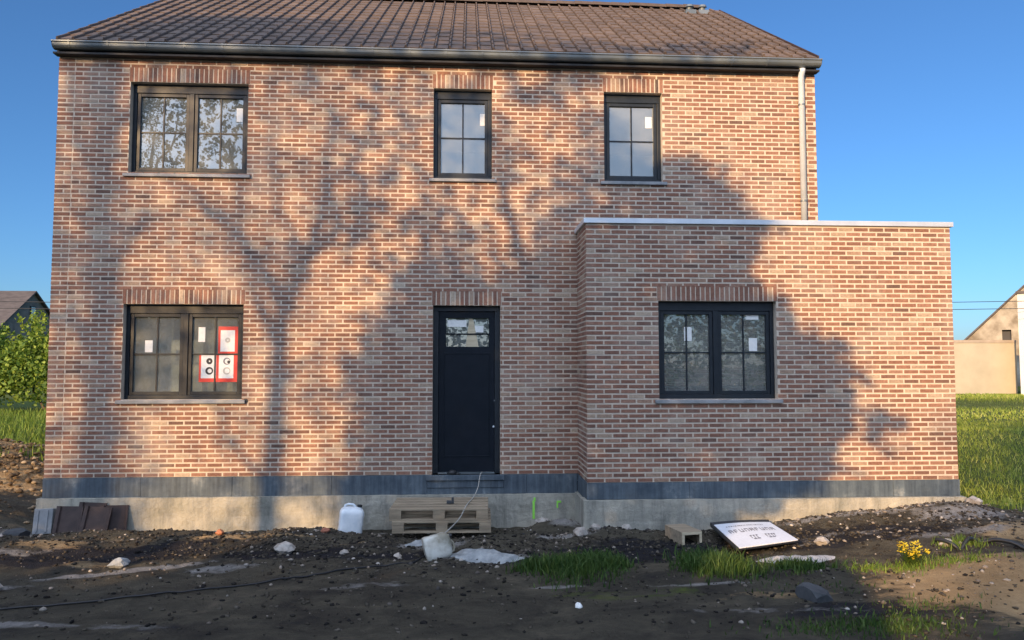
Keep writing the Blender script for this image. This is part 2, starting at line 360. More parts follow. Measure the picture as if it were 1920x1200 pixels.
gx = np.unique(np.concatenate([np.linspace(-600, -60, 12), np.linspace(-60, -9.0, 60), np.arange(-9.0, 9.7, .62), np.linspace(9.6, 60, 60), np.linspace(60, 600, 12)]))
gy = np.unique(np.concatenate([np.linspace(-400, -30, 10), np.linspace(-30, -6.2, 30), np.arange(-6.2, 1.01, .6), np.linspace(1.0, 50, 80), np.linspace(50, 900, 14)]))
g2 = sheet('ground', gx, gy, 0.0, nearg); tag(g2, kind='structure')

# ------------------------------------------------ the brick house
CH, BL = .0618, .2065          # course height, brick module
X0, X1 = -5.52, 4.945          # main block
ZB, ZT = .775, 6.44
AX0, AX1, AY = 1.505, 6.335, -.80
AZT = 4.06
house = thing('brick_house', 'newly built two storey red and buff brick house with anthracite windows and brown tiled roof', 'house', (0, 0, .1))
def P_(o): # keep world coordinates for children of the house
    o.parent = house; o.matrix_parent_inverse = Matrix.Translation((0, 0, -.1)); return o
WINS = dict(ul=(-4.575,-3.005,4.83,6.085), um=(-.485,.325,4.82,6.085), ur=(1.895,2.725,4.815,6.085), ll=(-4.578,-3.008,1.79,3.062), door=(-.476,.443,.775,3.062), an=(2.43,3.974,1.815,3.07))
MAINW = [WINS[k] for k in ('ul','um','ur','ll','door')]; ANW = [WINS['an']]

def wall_slab(mb, org, ax, a0, a1, z0, z1, depth, holes, m=0, reveal=None):
    """slab with holes: front face on plane org, ax = unit dir along wall, inward = n"""
    ax = Vector(ax); n = Vector((-ax.y, ax.x, 0)); org = Vector(org)
    us = sorted({a0, a1, *[h[0] for h in holes], *[h[1] for h in holes]}); zs = sorted({z0, z1, *[h[2] for h in holes], *[h[3] for h in holes]})
    P = lambda u, z, d: org + ax*u + n*d + Vector((0,0,z))
    for i in range(len(us)-1):
        for j in range(len(zs)-1):
            u, v = (us[i]+us[i+1])/2, (zs[j]+zs[j+1])/2
            if any(h[0] < u < h[1] and h[2] < v < h[3] for h in holes): continue
            a, b, c, d = us[i], us[i+1], zs[j], zs[j+1]
            mb.add([P(a,c,0),P(b,c,0),P(b,d,0),P(a,d,0)], [(0,1,2,3)], m)
            mb.add([P(a,c,depth),P(b,c,depth),P(b,d,depth),P(a,d,depth)], [(3,2,1,0)], m)
    mr = m if reveal is None else reveal
    for h in holes:
        a, b, c, d = h
        for q in ([(a,c),(a,d)], [(b,d),(b,c)], [(a,d),(b,d)], [(b,c),(a,c)]):
            mb.add([P(*q[0],0), P(*q[1],0), P(*q[1],depth), P(*q[0],depth)], [(0,1,2,3)], mr)
    for (a, c), (b, d) in (((a0,z0),(a0,z1)), ((a1,z1),(a1,z0)), ((a0,z1),(a1,z1)), ((a1,z0),(a0,z0))):
        mb.add([P(a,c,0), P(b,d,0), P(b,d,depth), P(a,c,depth)], [(3,2,1,0)], m)

TONES = np.array([.16,.24,.30,.36,.42,.50,.55,.62,.72,.82,.92]); TW = np.array([.02,.07,.15,.18,.17,.15,.10,.07,.05,.03,.01]); TW = TW/TW.sum()
def brick_field(org, ax, a0, a1, z0, z1, holes, joints=(), lint=True, proud=.004, half=.5):
    """returns arrays of brick quads (front + 4 sides) on a wall plane"""
    ax = Vector(ax); n = Vector((-ax.y, ax.x, 0)); org = Vector(org)
    V = []; T = []
    J = .0215
    def brick(u0, u1, w0, w1, tone):
        j = [random.uniform(-.0012, .0012) for _ in range(4)]
        u0 += j[0]; u1 += j[1]; w0 += j[2]; w1 += j[3]
        p = proud + random.uniform(-.0015, .0018)
        c = [(u0,w0),(u1,w0),(u1,w1),(u0,w1)]
        f = [org + ax*u - n*p + Vector((0,0,z)) for u, z in c]; k = [org + ax*u + n*.003 + Vector((0,0,z)) for u, z in c]
        for q in ((f[0],f[1],f[2],f[3]), (k[0],k[1],f[1],f[0]), (k[1],k[2],f[2],f[1]), (k[2],k[3],f[3],f[2]), (k[3],k[0],f[0],f[3])):
            V.extend(q); T.extend([tone]*4)
    lints = [(h[0]-.02, h[1]+.02, h[3], h[3]+.20) for h in holes] if lint else []
    row = 0; z = z0
    while z < z1-.02:
        zt = min(z+CH-J+.001, z1)
        cuts = []
        for h in holes:
            if z+CH*.5 > h[2] and z+CH*.4 < h[3]: cuts.append((h[0], h[1]))
        for h in lints:
            if z+CH*.5 > h[2] and z+CH*.5 < h[3]: cuts.append((h[0], h[1]))
        for jx in joints: cuts.append((jx-.006, jx+.006))
        spans = [(a0, a1)]
        for c in cuts:
            ns = []
            for s in spans:
                if c[1] <= s[0] or c[0] >= s[1]: ns.append(s); continue
                if c[0]-s[0] > .02: ns.append((s[0], c[0]))
                if s[1]-c[1] > .02: ns.append((c[1], s[1]))
            spans = ns
        off = (row % 2)*BL*half
        for s in spans:
            k = math.floor((s[0]-a0+off)/BL)
            u = a0 - off + k*BL
            while u < s[1]:
                b0, b1 = max(u + (J if u > a0 else 0), s[0]), min(u+BL, s[1])
                if b1-b0 > .025: brick(b0, b1, z, zt, float(np.clip(rng.choice(TONES, p=TW)+rng.normal(0, .04), 0, 1)))
                u += BL
        row += 1; z += CH
    for h in lints:
        nb = round((h[1]-h[0])/.0625); st = (h[1]-h[0])/nb
        for k in range(nb):
            zt = h[3]-.004
            brick(h[0]+k*st+.0085, h[0]+(k+1)*st-.0085, h[2]+.004, zt, float(np.clip(rng.choice(TONES, p=TW)*.95+rng.normal(0,.09), 0, 1)))
    return V, T
def join_wall(name, slabs, fields):
    mb = MB()
    for s in slabs: wall_slab(mb, *s[0], **s[1])
    nv = len(mb.v); verts = list(mb.v); faces = list(mb.f); mi = list(mb.m); tone = [.5]*nv
    for f in fields:
        V, T = f; b = len(verts); verts += [tuple(v) for v in V]; tone += T
        faces += [(b+4*i, b+4*i+1, b+4*i+2, b+4*i+3) for i in range(len(V)//4)]; mi += [1]*(len(V)//4)
    me = bpy.data.meshes.new(name); me.from_pydata(verts, [], faces); me.materials.append(M_MORT); me.materials.append(M_BRICK); me.materials.append(M_PLASTER)
    me.polygons.foreach_set('material_index', mi)
    at = me.attributes.new('tone', 'FLOAT', 'POINT'); at.data.foreach_set('value', tone); me.update()
    o = bpy.data.objects.new(name, me); C.objects.link(o); return P_(o)
DEP = 8.0
T_ = .10
main_slabs = [(((0,0,0),(1,0,0),X0,X1,ZB,ZT,T_,MAINW), {}),
    (((X0,0,0),(0,-1,0),-DEP,-T_-.002,ZB,ZT,T_,[]), {}),
    (((X1,0,0),(0,1,0),T_+.002,DEP,ZB,ZT,T_,[]), {})]
fields = [brick_field((0,0,0),(1,0,0),X0,X1,ZB+.006,ZT,MAINW,joints=(-5.31,)),
    brick_field((X0,0,0),(0,-1,0),-DEP,0,ZB+.006,ZT,[]), brick_field((X1,0,0),(0,1,0),0,DEP,ZB+.006,ZT,[])]
wall = join_wall('brick_wall', main_slabs, fields)
an_slabs = [(((0,AY,0),(1,0,0),AX0,AX1,ZB,AZT,T_,ANW), {}), (((AX0,0,0),(0,-1,0),.004,-AY-T_-.002,ZB,AZT,T_,[]), {}),
    (((AX1,0,0),(0,1,0),AY+T_+.002,5.2,ZB,AZT,T_,[]), {})]
fields = [brick_field((0,AY,0),(1,0,0),AX0,AX1,ZB+.006,AZT,ANW), brick_field((AX0,0,0),(0,-1,0),.004,-AY,ZB+.006,AZT,[],half=.5),
    brick_field((AX1,0,0),(0,1,0),AY,5.2,ZB+.006,AZT,[])]
awall = join_wall('annex_wall', an_slabs, fields); awall['label'] = 'single storey brick annex block on the right'

# inner skin, floors and partitions (seen dimly through the panes)
mb = MB()
wall_slab(mb, (0,T_+.05,0), (1,0,0), X0+.12, X1-.12, ZB, ZT-.1, .15, [(h[0]-.02,h[1]+.02,h[2]-.0 if h[2]<1 else h[2]-.02,h[3]+.02) for h in MAINW])
wall_slab(mb, (0,AY+T_+.05,0), (1,0,0), AX0+.12, AX1-.12, ZB, AZT-.1, .15, [(h[0]-.02,h[1]+.02,h[2]-.02,h[3]+.02) for h in ANW])
mb.box(X0+.12, X1-.12, .35, DEP-.2, .62, .76)
mb.box(X0+.12, X1-.12, .31, DEP-.2, 3.45, 3.75)
mb.box(X0+.12, X1-.12, .31, DEP-.2, 6.34, 6.42)
mb.box(X0+.12, -1.9, 2.2, 2.3, .77, 3.44); mb.box(-1.8, X1-.12, 4.0, 4.1, .77, 3.44); mb.box(X0+.12, X1-.12, 4.0, 4.1, 3.76, 6.33)
for x in (-1.9, 1.3): mb.box(x, x+.1, .31, 3.99, .77, 3.44); mb.box(x, x+.1, .31, 3.99, 3.76, 6.33)
mb.box(AX0+.12, AX1-.12, AY+.31, 5.0, .62, .76, 0); mb.box(X1+.01, AX1-.12, AY+.31, 5.0, 3.6, 3.7); mb.box(AX0+.12, X1, AY+.31, .0, 3.6, 3.7)
mb.box(X1-.0+.01, AX1-.12, 4.4, 4.5, .77, 3.6)
P_(mb.build('interior_wall', M_PLASTER))
for a, b_, y_, zt_ in ((-4.90,-4.16,.62,3.2), (-4.14,-3.72,.56,2.6), (-3.70,-2.55,.64,3.2)):
    mb = MB(); mb.box(a, b_, y_, y_+.013, .765, zt_); P_(mb.build('plasterboard', M_PLASTER))

# gables and back
mb = MB()
RS = .658; EY, EZ = -.10, 6.60; RY, RZ = 3.95, 6.60+.658*4.05
for x in (X0, X1-.1):
    mb.add([(x,0,ZT),(x+.1,0,ZT),(x+.1,DEP,ZT),(x,DEP,ZT),(x,RY,RZ-.16),(x+.1,RY,RZ-.16)], [(0,3,2,1),(0,1,5,4),(2,3,4,5),(0,4,3),(1,2,5)])
mb.box(X0+.1, X1-.1, DEP-.1, DEP, ZB, ZT)
P_(mb.build('gable', M_MORT))

# plinth of blue stone and cast concrete foundation
mb = MB()
def slabs(x0, x1, y, z0, z1, w, axis='x', p=.012):
    u = x0; k = 0
    while u < x1-.03:
        e = min(u+w*random.uniform(.92,1.08), x1)
        if x1-e < .25: e = x1
        q = p+random.uniform(-.002,.002)
        if axis == 'x': mb.box(u+.0015, e-.0015, y-q, y+.09, z0, z1)
        else: mb.box(y-q, y+.09, u+.003, e-.003, z0, z1)
        u = e
slabs(X0-.012, AX0-.014, 0, .515, ZB-.004, 1.25)
slabs(AX0-.012, AX1+.012, AY, .565, ZB-.004, 1.3)
slabs(AY+.095, -.015, AX0, .53, ZB-.004, 1.0, 'y')
slabs(.095, DEP, X0, .515, ZB-.004, 1.2, 'y')
mb.box(AX1-.08, AX1+.012, AY+.093, 5.2, .565, ZB-.004)
P_(mb.build('plinth', M_BLUE, bevel=.003))
def conc_block(x0, x1, y0, y1, z0, z1, st=.1):
    """front-face subdivided lumpy concrete block"""
    mbb = MB(); xs = np.arange(x0, x1+st*.5, st); xs[-1] = x1; zs = np.linspace(z0, z1, 9)
    for j, z in enumerate(zs):
        for x in xs:
            y = y0 + .012*mn.fractal(Vector((x*3, z*5, y0)), 1, 2, 4) - (.012 if j > 6 else 0)
            mbb.v.append((x, y, z + (.008*mn.noise(Vector((x*4, 0, 2))) if j == 8 else 0)))
    nx = len(xs)
    for j in range(8):
        for i in range(nx-1): mbb.f.append((j*nx+i, j*nx+i+1, (j+1)*nx+i+1, (j+1)*nx+i)); mbb.m.append(0)
    top = [8*nx+i for i in range(nx)]; b = len(mbb.v)
    mbb.v += [(x, y1, z1) for x in xs]
    for i in range(nx-1): mbb.f.append((top[i], top[i+1], b+i+1, b+i)); mbb.m.append(0)
    mbb.box(x0+.001, x1-.001, y0+.03, y1, z0, z1-.012)
    return mbb
mb = conc_block(X0-.05, AX0+.02, -.055, .2, -.5, .515)
m2 = conc_block(AX0-.06, AX1+.05, AY-.055, AY+.2, -.5, .562); mb.add(m2.v, m2.f)
mb.box(AX0-.055, AX0+.1, AY+.1, -.06, -.5, .54); mb.box(AX1-.1, AX1+.045, AY+.1, 5.2, -.5, .56); mb.box(X0-.045, X0+.1, .1, DEP, -.5, .512)
P_(mb.build('foundation', M_CONC, smooth_=False))
mb = MB()       # surveyor's spray marks on the foundation
mb.box(.875, .905, -.078, -.07, .19, .43); mb.box(.89,.915,-.0785,-.07,.42,.47)
P_(mb.build('paint_mark', M_GREENP)); mb = MB(); mb.box(1.20, 1.26, -.078, -.07, .40, .425); mb.box(1.20, 1.22, -.0785, -.07, .33, .40)
P_(mb.build('paint_mark', M_GREENP))
mb = MB()       # doorstep
mb.box(-.56, .50, -.045, .10, .70, .772); mb.box(-.54, .49, -.022, .0, .60, .697)
P_(mb.build('doorstep', M_BLUE, bevel=.006))

# windows
def sticker(x0, x1, z0, z1, y, parent, name='sticker', m=None):
    mb = MB(); mb.box(x0, x1, y-.0015, y, z0, z1); o = mb.build(name, m or M_WHITE); o.parent = parent; return o
def window(key, y0, double, stickers, label):
    x0, x1, z0, z1 = WINS[key]
    yf = y0+.09
    fm = MB(); w_ = .062
    fm.box(x0+.002, x1-.002, yf, yf+.07, z1-.12, z1-.002); fm.box(x0+.002, x1-.002, yf, yf+.07, z0+.002, z0+.055)
    fm.box(x0+.002, x0+w_-.01, yf, yf+.07, z0+.055, z1-.12); fm.box(x1-w_+.01, x1-.002, yf, yf+.07, z0+.055, z1-.12)
    leaves = [(x0+w_-.01, x1-w_+.01)]
    if double:
        c = (x0+x1)/2
        fm.box(c-.032, c+.032, yf-.001, yf+.07, z0+.055, z1-.12)
        leaves = [(x0+w_-.01, c-.032), (c+.032, x1-w_+.01)]
    fr = P_(fm.build('window', M_FRAME, bevel=.004)); fr['label'] = label
    gy_ = yf+.045
    for a, b in leaves:
        s = MB(); k = .048; za, zb = z0+.055, z1-.12
        s.box(a+.003, a+k, yf+.014, yf+.06, za+.003, zb-.003); s.box(b-k, b-.003, yf+.014, yf+.06, za+.003, zb-.003)
        s.box(a+k, b-k, yf+.014, yf+.06, zb-k, zb-.003); s.box(a+k, b-k, yf+.014, yf+.06, za+.003, za+k)
        s.build('sash', M_FRAME, fr, bevel=.003)
        g = MB(); g.add([(a+k,gy_,za+k),(b-k,gy_,za+k),(b-k,gy_,zb-k),(a+k,gy_,zb-k)], [(0,1,2,3)]); g.build('pane', M_GLASS, fr)
        q = MB(); cx = (a+b)/2; cz = (za+zb)/2 + .0
        q.box(cx-.010, cx+.010, gy_-.012, gy_-.004, za+k, zb-k); q.box(a+k, cx-.010, gy_-.0118, gy_-.004, cz-.010, cz+.010); q.box(cx+.010, b-k, gy_-.0118, gy_-.004, cz-.010, cz+.010)
        q.build('glazing_bar', M_FRAME, fr)
    s = MB(); s.ext([(y0-.045, z0-.052), (y0-.045, z0-.010), (y0+.088, z0+.002), (y0+.088, z0-.052)], x0-.055, x1+.05)
    s.build('sill', M_SILL, fr, bevel=.004)
    for st in stickers: sticker(*st, gy_-.001, fr)
    return fr, gy_
window('ul', 0, True, [(-3.20,-3.115,5.60,5.79)], 'wide double casement window on the upper floor, tree reflected in it')
window('um', 0, False, [(.16,.245,5.61,5.78)], 'narrow upper window above the door')
window('ur', 0, False, [(2.515,2.605,5.62,5.78)], 'narrow upper window nearest the downpipe')
llw, lgy = window('ll', 0, True, [(-4.34,-4.24,2.42,2.58), (-3.64,-3.55,2.56,2.76)], 'wide ground floor window with red bordered warning notices')
window('an', AY, True, [(2.80,2.90,2.56,2.74), (3.62,3.79,2.84,2.94), (3.655,3.765,2.43,2.60)], 'wide annex window with white stickers')
# warning notices stuck on the ground floor window pane
def notice(label, x0, x1, z0, z1, page, discs, border):
    t = thing('warning_notice', label, 'notice', (x0, lgy-.003, z0), 'warning notices in the ground floor window')
    b = MB(); b.box(0, x1-x0, -.0012, 0, 0, z1-z0); o = b.build('red_border', M_RED, t)
    p = MB(); p.box(page[0]-x0, page[1]-x0, -.0024, -.0013, page[2]-z0, page[3]-z0); p.build('white_page', M_WHITE, t)
    for (cx, cz, r, mt, holes) in discs:
        d = MB(); n = 20
        for k in range(n):
            a0, a1 = 2*math.pi*k/n, 2*math.pi*(k+1)/n; ri = r*holes
            d.add([(cx-x0+ri*math.cos(a0)+.18*r*holes, -.0032, cz-z0+ri*math.sin(a0)), (cx-x0+r*math.cos(a0), -.0032, cz-z0+r*math.sin(a0)),
                   (cx-x0+r*math.cos(a1), -.0032, cz-z0+r*math.sin(a1)), (cx-x0+ri*math.cos(a1)+.18*r*holes, -.0032, cz-z0+ri*math.sin(a1))], [(0,1,2,3)])
        d.build('pictogram', mt, t)
    return t
notice('red bordered white notice in the upper right pane of the ground floor window', -3.375, -3.109, 2.405, 2.77, (-3.345,-3.155,2.43,2.72), [(-3.25,2.585,.035,M_PALEINK,.3)], 1)
notice('red bordered notice with two dark round symbols, beside the window mullion', -3.622, -3.378, 2.02, 2.402, (-3.595,-3.395,2.07,2.398), [(-3.485,2.30,.042,M_BLACK,.25), (-3.485,2.17,.052,M_BLACK,.55)], 1)
notice('red bordered notice with faint round symbols, under the upper red notice', -3.375, -3.109, 2.02, 2.402, (-3.36,-3.165,2.07,2.398), [(-3.255,2.30,.048,M_INK,.72), (-3.255,2.17,.05,M_PALEINK,.65), (-3.23,2.29,.02,M_BLACK,.1)], 1)

# door
x0, x1, z0, z1 = WINS['door']; yf = .085
fm = MB(); fm.box(x0+.002, x0+.075, yf, yf+.09, z0+.002, z1-.075); fm.box(x1-.075, x1-.002, yf, yf+.09, z0+.002, z1-.075); fm.box(x0+.002, x1-.002, yf, yf+.09, z1-.075, z1-.002)
d = MB(); a, b = x0+.078, x1-.078; yd = yf+.02
gx0, gx1, gz0, gz1 = -.30, .29, 2.50, 2.895
d.box(a, b, yd, yd+.06, gz1, z1-.078); d.box(a, b, yd, yd+.06, z0+.02, gz0); d.box(a, gx0, yd, yd+.06, gz0, gz1); d.box(gx1, b, yd, yd+.06, gz0, gz1)
d.box(-.33, .30, yd-.006, yd, 1.0, 1.015); d.box(-.33, .30, yd-.006, yd, 2.40, 2.415); d.box(-.33, -.315, yd-.006, yd, 1.015, 2.40); d.box(.285, .30, yd-.006, yd, 1.015, 2.40)
door = P_(d.build('door', M_DOOR, bevel=.003)); door['label'] = 'black front door with small glazed top light'
fm.build('door_frame', M_FRAME, door, bevel=.004)
g = MB(); g.add([(gx0,yd+.03,gz0),(gx1,yd+.03,gz0),(gx1,yd+.03,gz1),(gx0,yd+.03,gz1)], [(0,1,2,3)]); g.build('pane', M_GLASS, door)
q = MB(); q.box(gx0, gx1, yd+.018, yd+.026, 2.665, 2.685); q.build('glazing_bar', M_DOOR, door)
sticker(-.285, -.02, 2.775, 2.868, yd+.028, door); sticker(.07, .215, 2.70, 2.79, yd+.028, door)
q = MB(); q.add([(-.03,yd+.026,gz0),(.15,yd+.026,gz0),(.07,yd+.026,2.89),(.02,yd+.026,2.89)], [(0,1,2,3)]); q.build('folded_card', M_WOODP, door)
for zz, xx in ((1.76, .375), (1.41, .355)):
    h = MB(); h.cyl((xx, yd-.012, zz), (xx, yd, zz), .014, n=12); h.build('lock', M_PIPE, door)
q = MB(); q.box(a, b, yf-.03, yf+.05, z0+.001, z0+.019); q.build('threshold', M_ZINC, door)

# roof: every tile a pan with a raised roll on its left edge
sl = math.hypot(RY-EY, RZ-EZ); ux, uz = (RY-EY)/sl, (RZ-EZ)/sl
NC, NR = 52, 15; rx0, rx1 = X0+.025, X1-.0
cw = (rx1-rx0)/NC; cl = sl/NR
prof = [(0,-.01),(.0,.026),(.03,.036),(.09,.036),(.12,.028),(.14,.006),(.93,.004),(.94,-.014),(1.0,-.014)]
V = []; F = []; T = []
for j in range(NR):
    for i in range(NC):
        tone = min(1, max(0, random.gauss(.5, .2))); b = len(V); n = len(prof)
        s0, s1 = j*cl-.03, (j+1)*cl+.0
        jit = random.uniform(-.002, .003)
        for s, off in ((s0, .013+jit), (s1, .001)):
            for u, h in prof:
                hh = h+off; V.append((rx0+(i+u)*cw, EY+s*ux - hh*uz, EZ+s*uz + hh*ux))
        for u, h in prof:
            hh = -.004; V.append((rx0+(i+u)*cw, EY+s0*ux - hh*uz, EZ+s0*uz + hh*ux))
        for k in range(n-1):
            F.append((b+k, b+k+1, b+n+k+1, b+n+k)); F.append((b+2*n+k, b+2*n+k+1, b+k+1, b+k))
        T += [tone]*(3*n)
b = len(V)   # back slope and closing deck
for (y, z) in ((EY, EZ-.03), (RY, RZ-.02), (DEP+.1, EZ-.03), (RY, RZ-.1)):
    V += [(rx0, y, z), (rx1, y, z)]; T += [.4]*2
F += [(b, b+1, b+3, b+2), (b+2, b+3, b+5, b+4)]
me = bpy.data.meshes.new('roof'); me.from_pydata(V, [], F); me.materials.append(M_TILE)
at = me.attributes.new('tone', 'FLOAT', 'POINT'); at.data.foreach_set('value', T); me.update()
roof = bpy.data.objects.new('roof', me); C.objects.link(roof); P_(roof)
rt = MB(); n = 9
for (s, r) in ((0, .105), (.40, .095)):
    for k in range(n):
        a = math.pi*k/(n-1); rt.v.append((s, -math.cos(a)*r*1.1, math.sin(a)*r))
for k in range(n-1): rt.f.append((k, k+1, n+k+1, n+k)); rt.m.append(0)
rt.f.append(tuple(range(n))); rt.m.append(0)
rt0 = rt.build('ridge_tile', M_TILE, roof, smooth_=False)
k = 0; x = rx0
while x < rx1-.37:
    o = rt0 if k == 0 else rt0.copy()
    if k: C.objects.link(o); o.parent = roof
    o.location = (x, RY, RZ+.0+random.uniform(-.006,.006)); x += .36; k += 1
for vx in (4.22, 4.47):
    v = MB(); yy = RY-.42; zz = EZ + (yy-EY)*RS
    v.cyl((vx, yy, zz), (vx, yy-.03, zz+.11), .055, n=12); v.cyl((vx, yy-.03, zz+.11), (vx, yy-.04, zz+.15), .085, .06, n=12)
    v.box(vx-.1, vx+.1, yy-.12, yy+.1, zz-.06, zz+.02)
    v.build('roof_vent', M_ZINC, roof)
for xx in (rx0-.02, rx1):
    vb = MB()
    vb.add([(xx,EY-.02,EZ-.10),(xx+.02,EY-.02,EZ-.10),(xx+.02,EY-.02,EZ+.03),(xx,EY-.02,EZ+.03),(xx,RY,RZ-.12),(xx+.02,RY,RZ-.12),(xx+.02,RY,RZ+.02),(xx,RY,RZ+.02)],
       [(0,1,2,3),(0,3,7,4),(1,5,6,2),(3,2,6,7),(0,4,5,1),(4,7,6,5)])
    vb.build('verge_board', M_TILED, roof)
vb = MB(); vb.box(X0-.02, X1+.015, -.13, -.012, 6.40, 6.425); vb.box(X0-.02, X1+.015, -.03, -.014, 6.426, 6.56); P_(vb.build('soffit', M_SOFFIT))
# gutter
gp = []
for k in range(10):
    a = math.pi*k/9; gp.append((-.115+.080*math.cos(a)*1.0, 6.515-.062*math.sin(a)))
gp = [(-.033, 6.565)] + gp + [(-.199, 6.545), (-.212, 6.552), (-.212, 6.537), (-.202, 6.533)]
gp_out = gp
inner = [(-.115+.076*math.cos(a), 6.517-.058*math.sin(a)) for a in [math.pi*(1-k/9) for k in range(10)]] + [(-.037, 6.565)]
gm = MB(); gm.ext(gp_out+inner, X0-.005, X1+.02)
for xx in (X0-.008, X1+.02): gm.ext([p for p in gp], xx, xx+.003)
gut = P_(gm.build('gutter', M_ZINC)); gut['label'] = 'grey zinc eaves gutter'
br = MB()
bp = [(-.115+.084*math.cos(a), 6.515-.066*math.sin(a)) for a in [math.pi*k/12 for k in range(13)]]
pr = bp + [(-.206,6.56), (-.198,6.56)] + [(-.115+.078*math.cos(a), 6.515-.060*math.sin(a)) for a in [math.pi*(1-k/12) for k in range(13)]]
br.ext(pr, 0, .022); b0 = br.build('bracket', M_ZINC, gut)
for k in range(21):
    o = b0 if k == 0 else b0.copy()
    if k: C.objects.link(o); o.parent = gut
    o.matrix_parent_inverse = Matrix.Identity(4); o.location = (X0+.2+k*.5, 0, 0)
# downpipe
px = 4.715; dpm = MB(); dpm.tube([(px,-.115,6.44), (px,-.11,6.40), (px,-.072,6.34), (px,-.072,4.10)], .043, n=16)
dp = P_(dpm.build('downpipe', M_PIPE, smooth_=True)); dp['label'] = 'bright bare zinc downpipe'
for zz in (5.93, 4.55):
    c = MB(); c.cyl((px,-.072,zz-.012), (px,-.072,zz+.012), .050, n=16); c.box(px-.012, px+.012, -.03, .0, zz-.01, zz+.01); c.build('pipe_clip', M_ZINC, dp)
# annex coping and flat roof
cm = MB(); cm.box(AX0-.035, AX1+.035, AY-.035, AY+.18, AZT+.002, AZT+.066); cm.box(AX0-.035, AX0+.15, AY+.18, -.006, AZT+.002, AZT+.066); cm.box(AX1-.15, AX1+.035, AY+.18, 5.2, AZT+.002, AZT+.066)
P_(cm.build('coping', M_COPING, bevel=.004))
cm = MB(); cm.box(AX0+.15, X1, AY+.18, -.006, AZT-.25, AZT-.1); cm.box(X1+.01, AX1-.15, AY+.18, 5.2, AZT-.25, AZT-.1); P_(cm.build('flat_roof', M_RUBBER))
cm = MB(); cm.cyl((-2.955,-.012,1.775), (-2.955,-.002,1.775), .028, n=16); P_(cm.build('wall_vent', M_BLACK))

# ------------------------------------------------ pallets and things by the wall
def pallet(label, loc, rz, group='wooden pallets stacked under the door'):
    t = thing('pallet', label, 'pallet', loc, group, rz)
    L, Wd = 1.20, .80
    for k, y in enumerate((0, .175, .35, .525, .70)):
        b = MB(); b.box(0, L, y, y+.1, .122, .144); b.build('deck_board', M_WOOD, t, bevel=.003)
    b = MB()
    for x in (0, .53, 1.055): b.box(x, x+.145, .001, Wd-.001, .100, .121)
    b.build('bearer', M_WOOD, t, bevel=.002)
    for x in (0, .5275, 1.055):
        for y in (0.002, .35, .698):
            b = MB(); b.box(x+.001, x+.144, y, y+.1, .022, .099); b.build('block', M_WOOD, t, bevel=.003)
    for y in (0, .35, .70):
        b = MB(); b.box(0, L, y, y+.1, 0, .021); b.build('base_board', M_WOOD, t, bevel=.002)
    return t
pz = .215
pallet('lower of two weathered wooden pallets stacked below the front door', (-.91, -.97, pz), R(-1.0))
pallet('upper of two weathered wooden pallets stacked below the front door', (-.945, -.955, pz+.145), R(-1.5))

def jerrycan(name, label, loc, rot, M1, Mcap, s=1.0, rz0=None):
    t = thing(name, label, 'jerrycan', loc); t.rotation_euler = rot; t.scale = (s,s,s)
    mb = MB(); w_, d_, h_ = .148, .12, .30
    ring = [(0,.90),(.012,.97),(.03,1),(.09,.97),(.12,1),(.18,.98),(.22,1),(.255,.98),(.285,.86),(.305,.62),(.312,.40)]
    n = 28; vs = []
    for z, k in ring:
        for q in range(n):
            a = 2*math.pi*q/n; c, s_ = math.cos(a), math.sin(a)
            ex = .45
            vs.append((math.copysign(abs(c)**ex, c)*w_*k, math.copysign(abs(s_)**ex, s_)*d_*k, z*1.03))
    fs = [(r*n+q, r*n+(q+1)%n, (r+1)*n+(q+1)%n, (r+1)*n+q) for r in range(len(ring)-1) for q in range(n)]
    fs += [tuple(range(n-1,-1,-1)), tuple((len(ring)-1)*n+q for q in range(n))]
    mb.add(vs, fs); mb.build('body', M1, t, smooth_=True)
    if rz0 is not None: t.rotation_euler = (Matrix.Rotation(R(rz0[0]),3,'Z') @ Matrix.Rotation(R(rz0[1]),3,'Y') @ Matrix.Rotation(R(rz0[2]),3,'Z')).to_euler()
    h = MB(); h.tube([(-.10,0,.29),(-.09,0,.335),(-.05,0,.35),(.0,0,.348),(.03,0,.33),(.035,0,.30)], .014, n=10); h.build('handle', M1, t, smooth_=True)
    h = MB(); h.cyl((.085,0,.29),(.085,0,.318),.028,n=16); h.build('neck', M1, t)
    h = MB(); h.cyl((.085,0,.318),(.085,0,.348),.03,n=16); h.build('cap', Mcap, t)
    return t
jerrycan('jerrycan', 'upright white plastic jerrycan with black cap leaning at the foundation', (-1.50, -.40, H(-1.5,-.4)-.005), (R(-3), R(6), R(12)), M_JERRY, M_RUBBER, 1.04)
jerrycan('jerrycan', 'cement stained jerrycan lying on its side in front of the pallets', (-.46, -1.98, H(-.46,-1.98)+.075), (0,0,0), M_JERRYD, M_RUBBER, .92, (12, 78, 170))

# spare roof tiles leaning on the wall
def spare_tile(label, x, y, rz, lean, roll=0):
    t = MB(); n = 7
    prof = [(0,0),(0,.03),(.045,.034),(.06,.012),(.30,.012),(.315,.03),(.33,.03),(.33,0)]
    vs = [(u, -h, z) for z in (0, .42) for u, h in prof]; k = len(prof)
    t.add(vs, [(i, (i+1)%k, k+(i+1)%k, k+i) for i in range(k)] + [tuple(range(k-1,-1,-1)), tuple(range(k, 2*k))])
    o = t.build('roof_tile', M_TILED); o.location = (x, y, H(x, y)-.02); o.rotation_euler = (R(lean), R(roll), R(rz))
    tag(o, label, 'roof tile', 'spare roof tiles leaning at the corner of the house'); return o
spare_tile('spare brown roof tile leaning on the wall, rear one with its top edge highest', -5.02, -.20, 4, -13, 4).scale = (1,1,1.06)
spare_tile('spare brown roof tile leaning on the wall, front left one of the row', -5.22, -.33, 0, -15, 1)
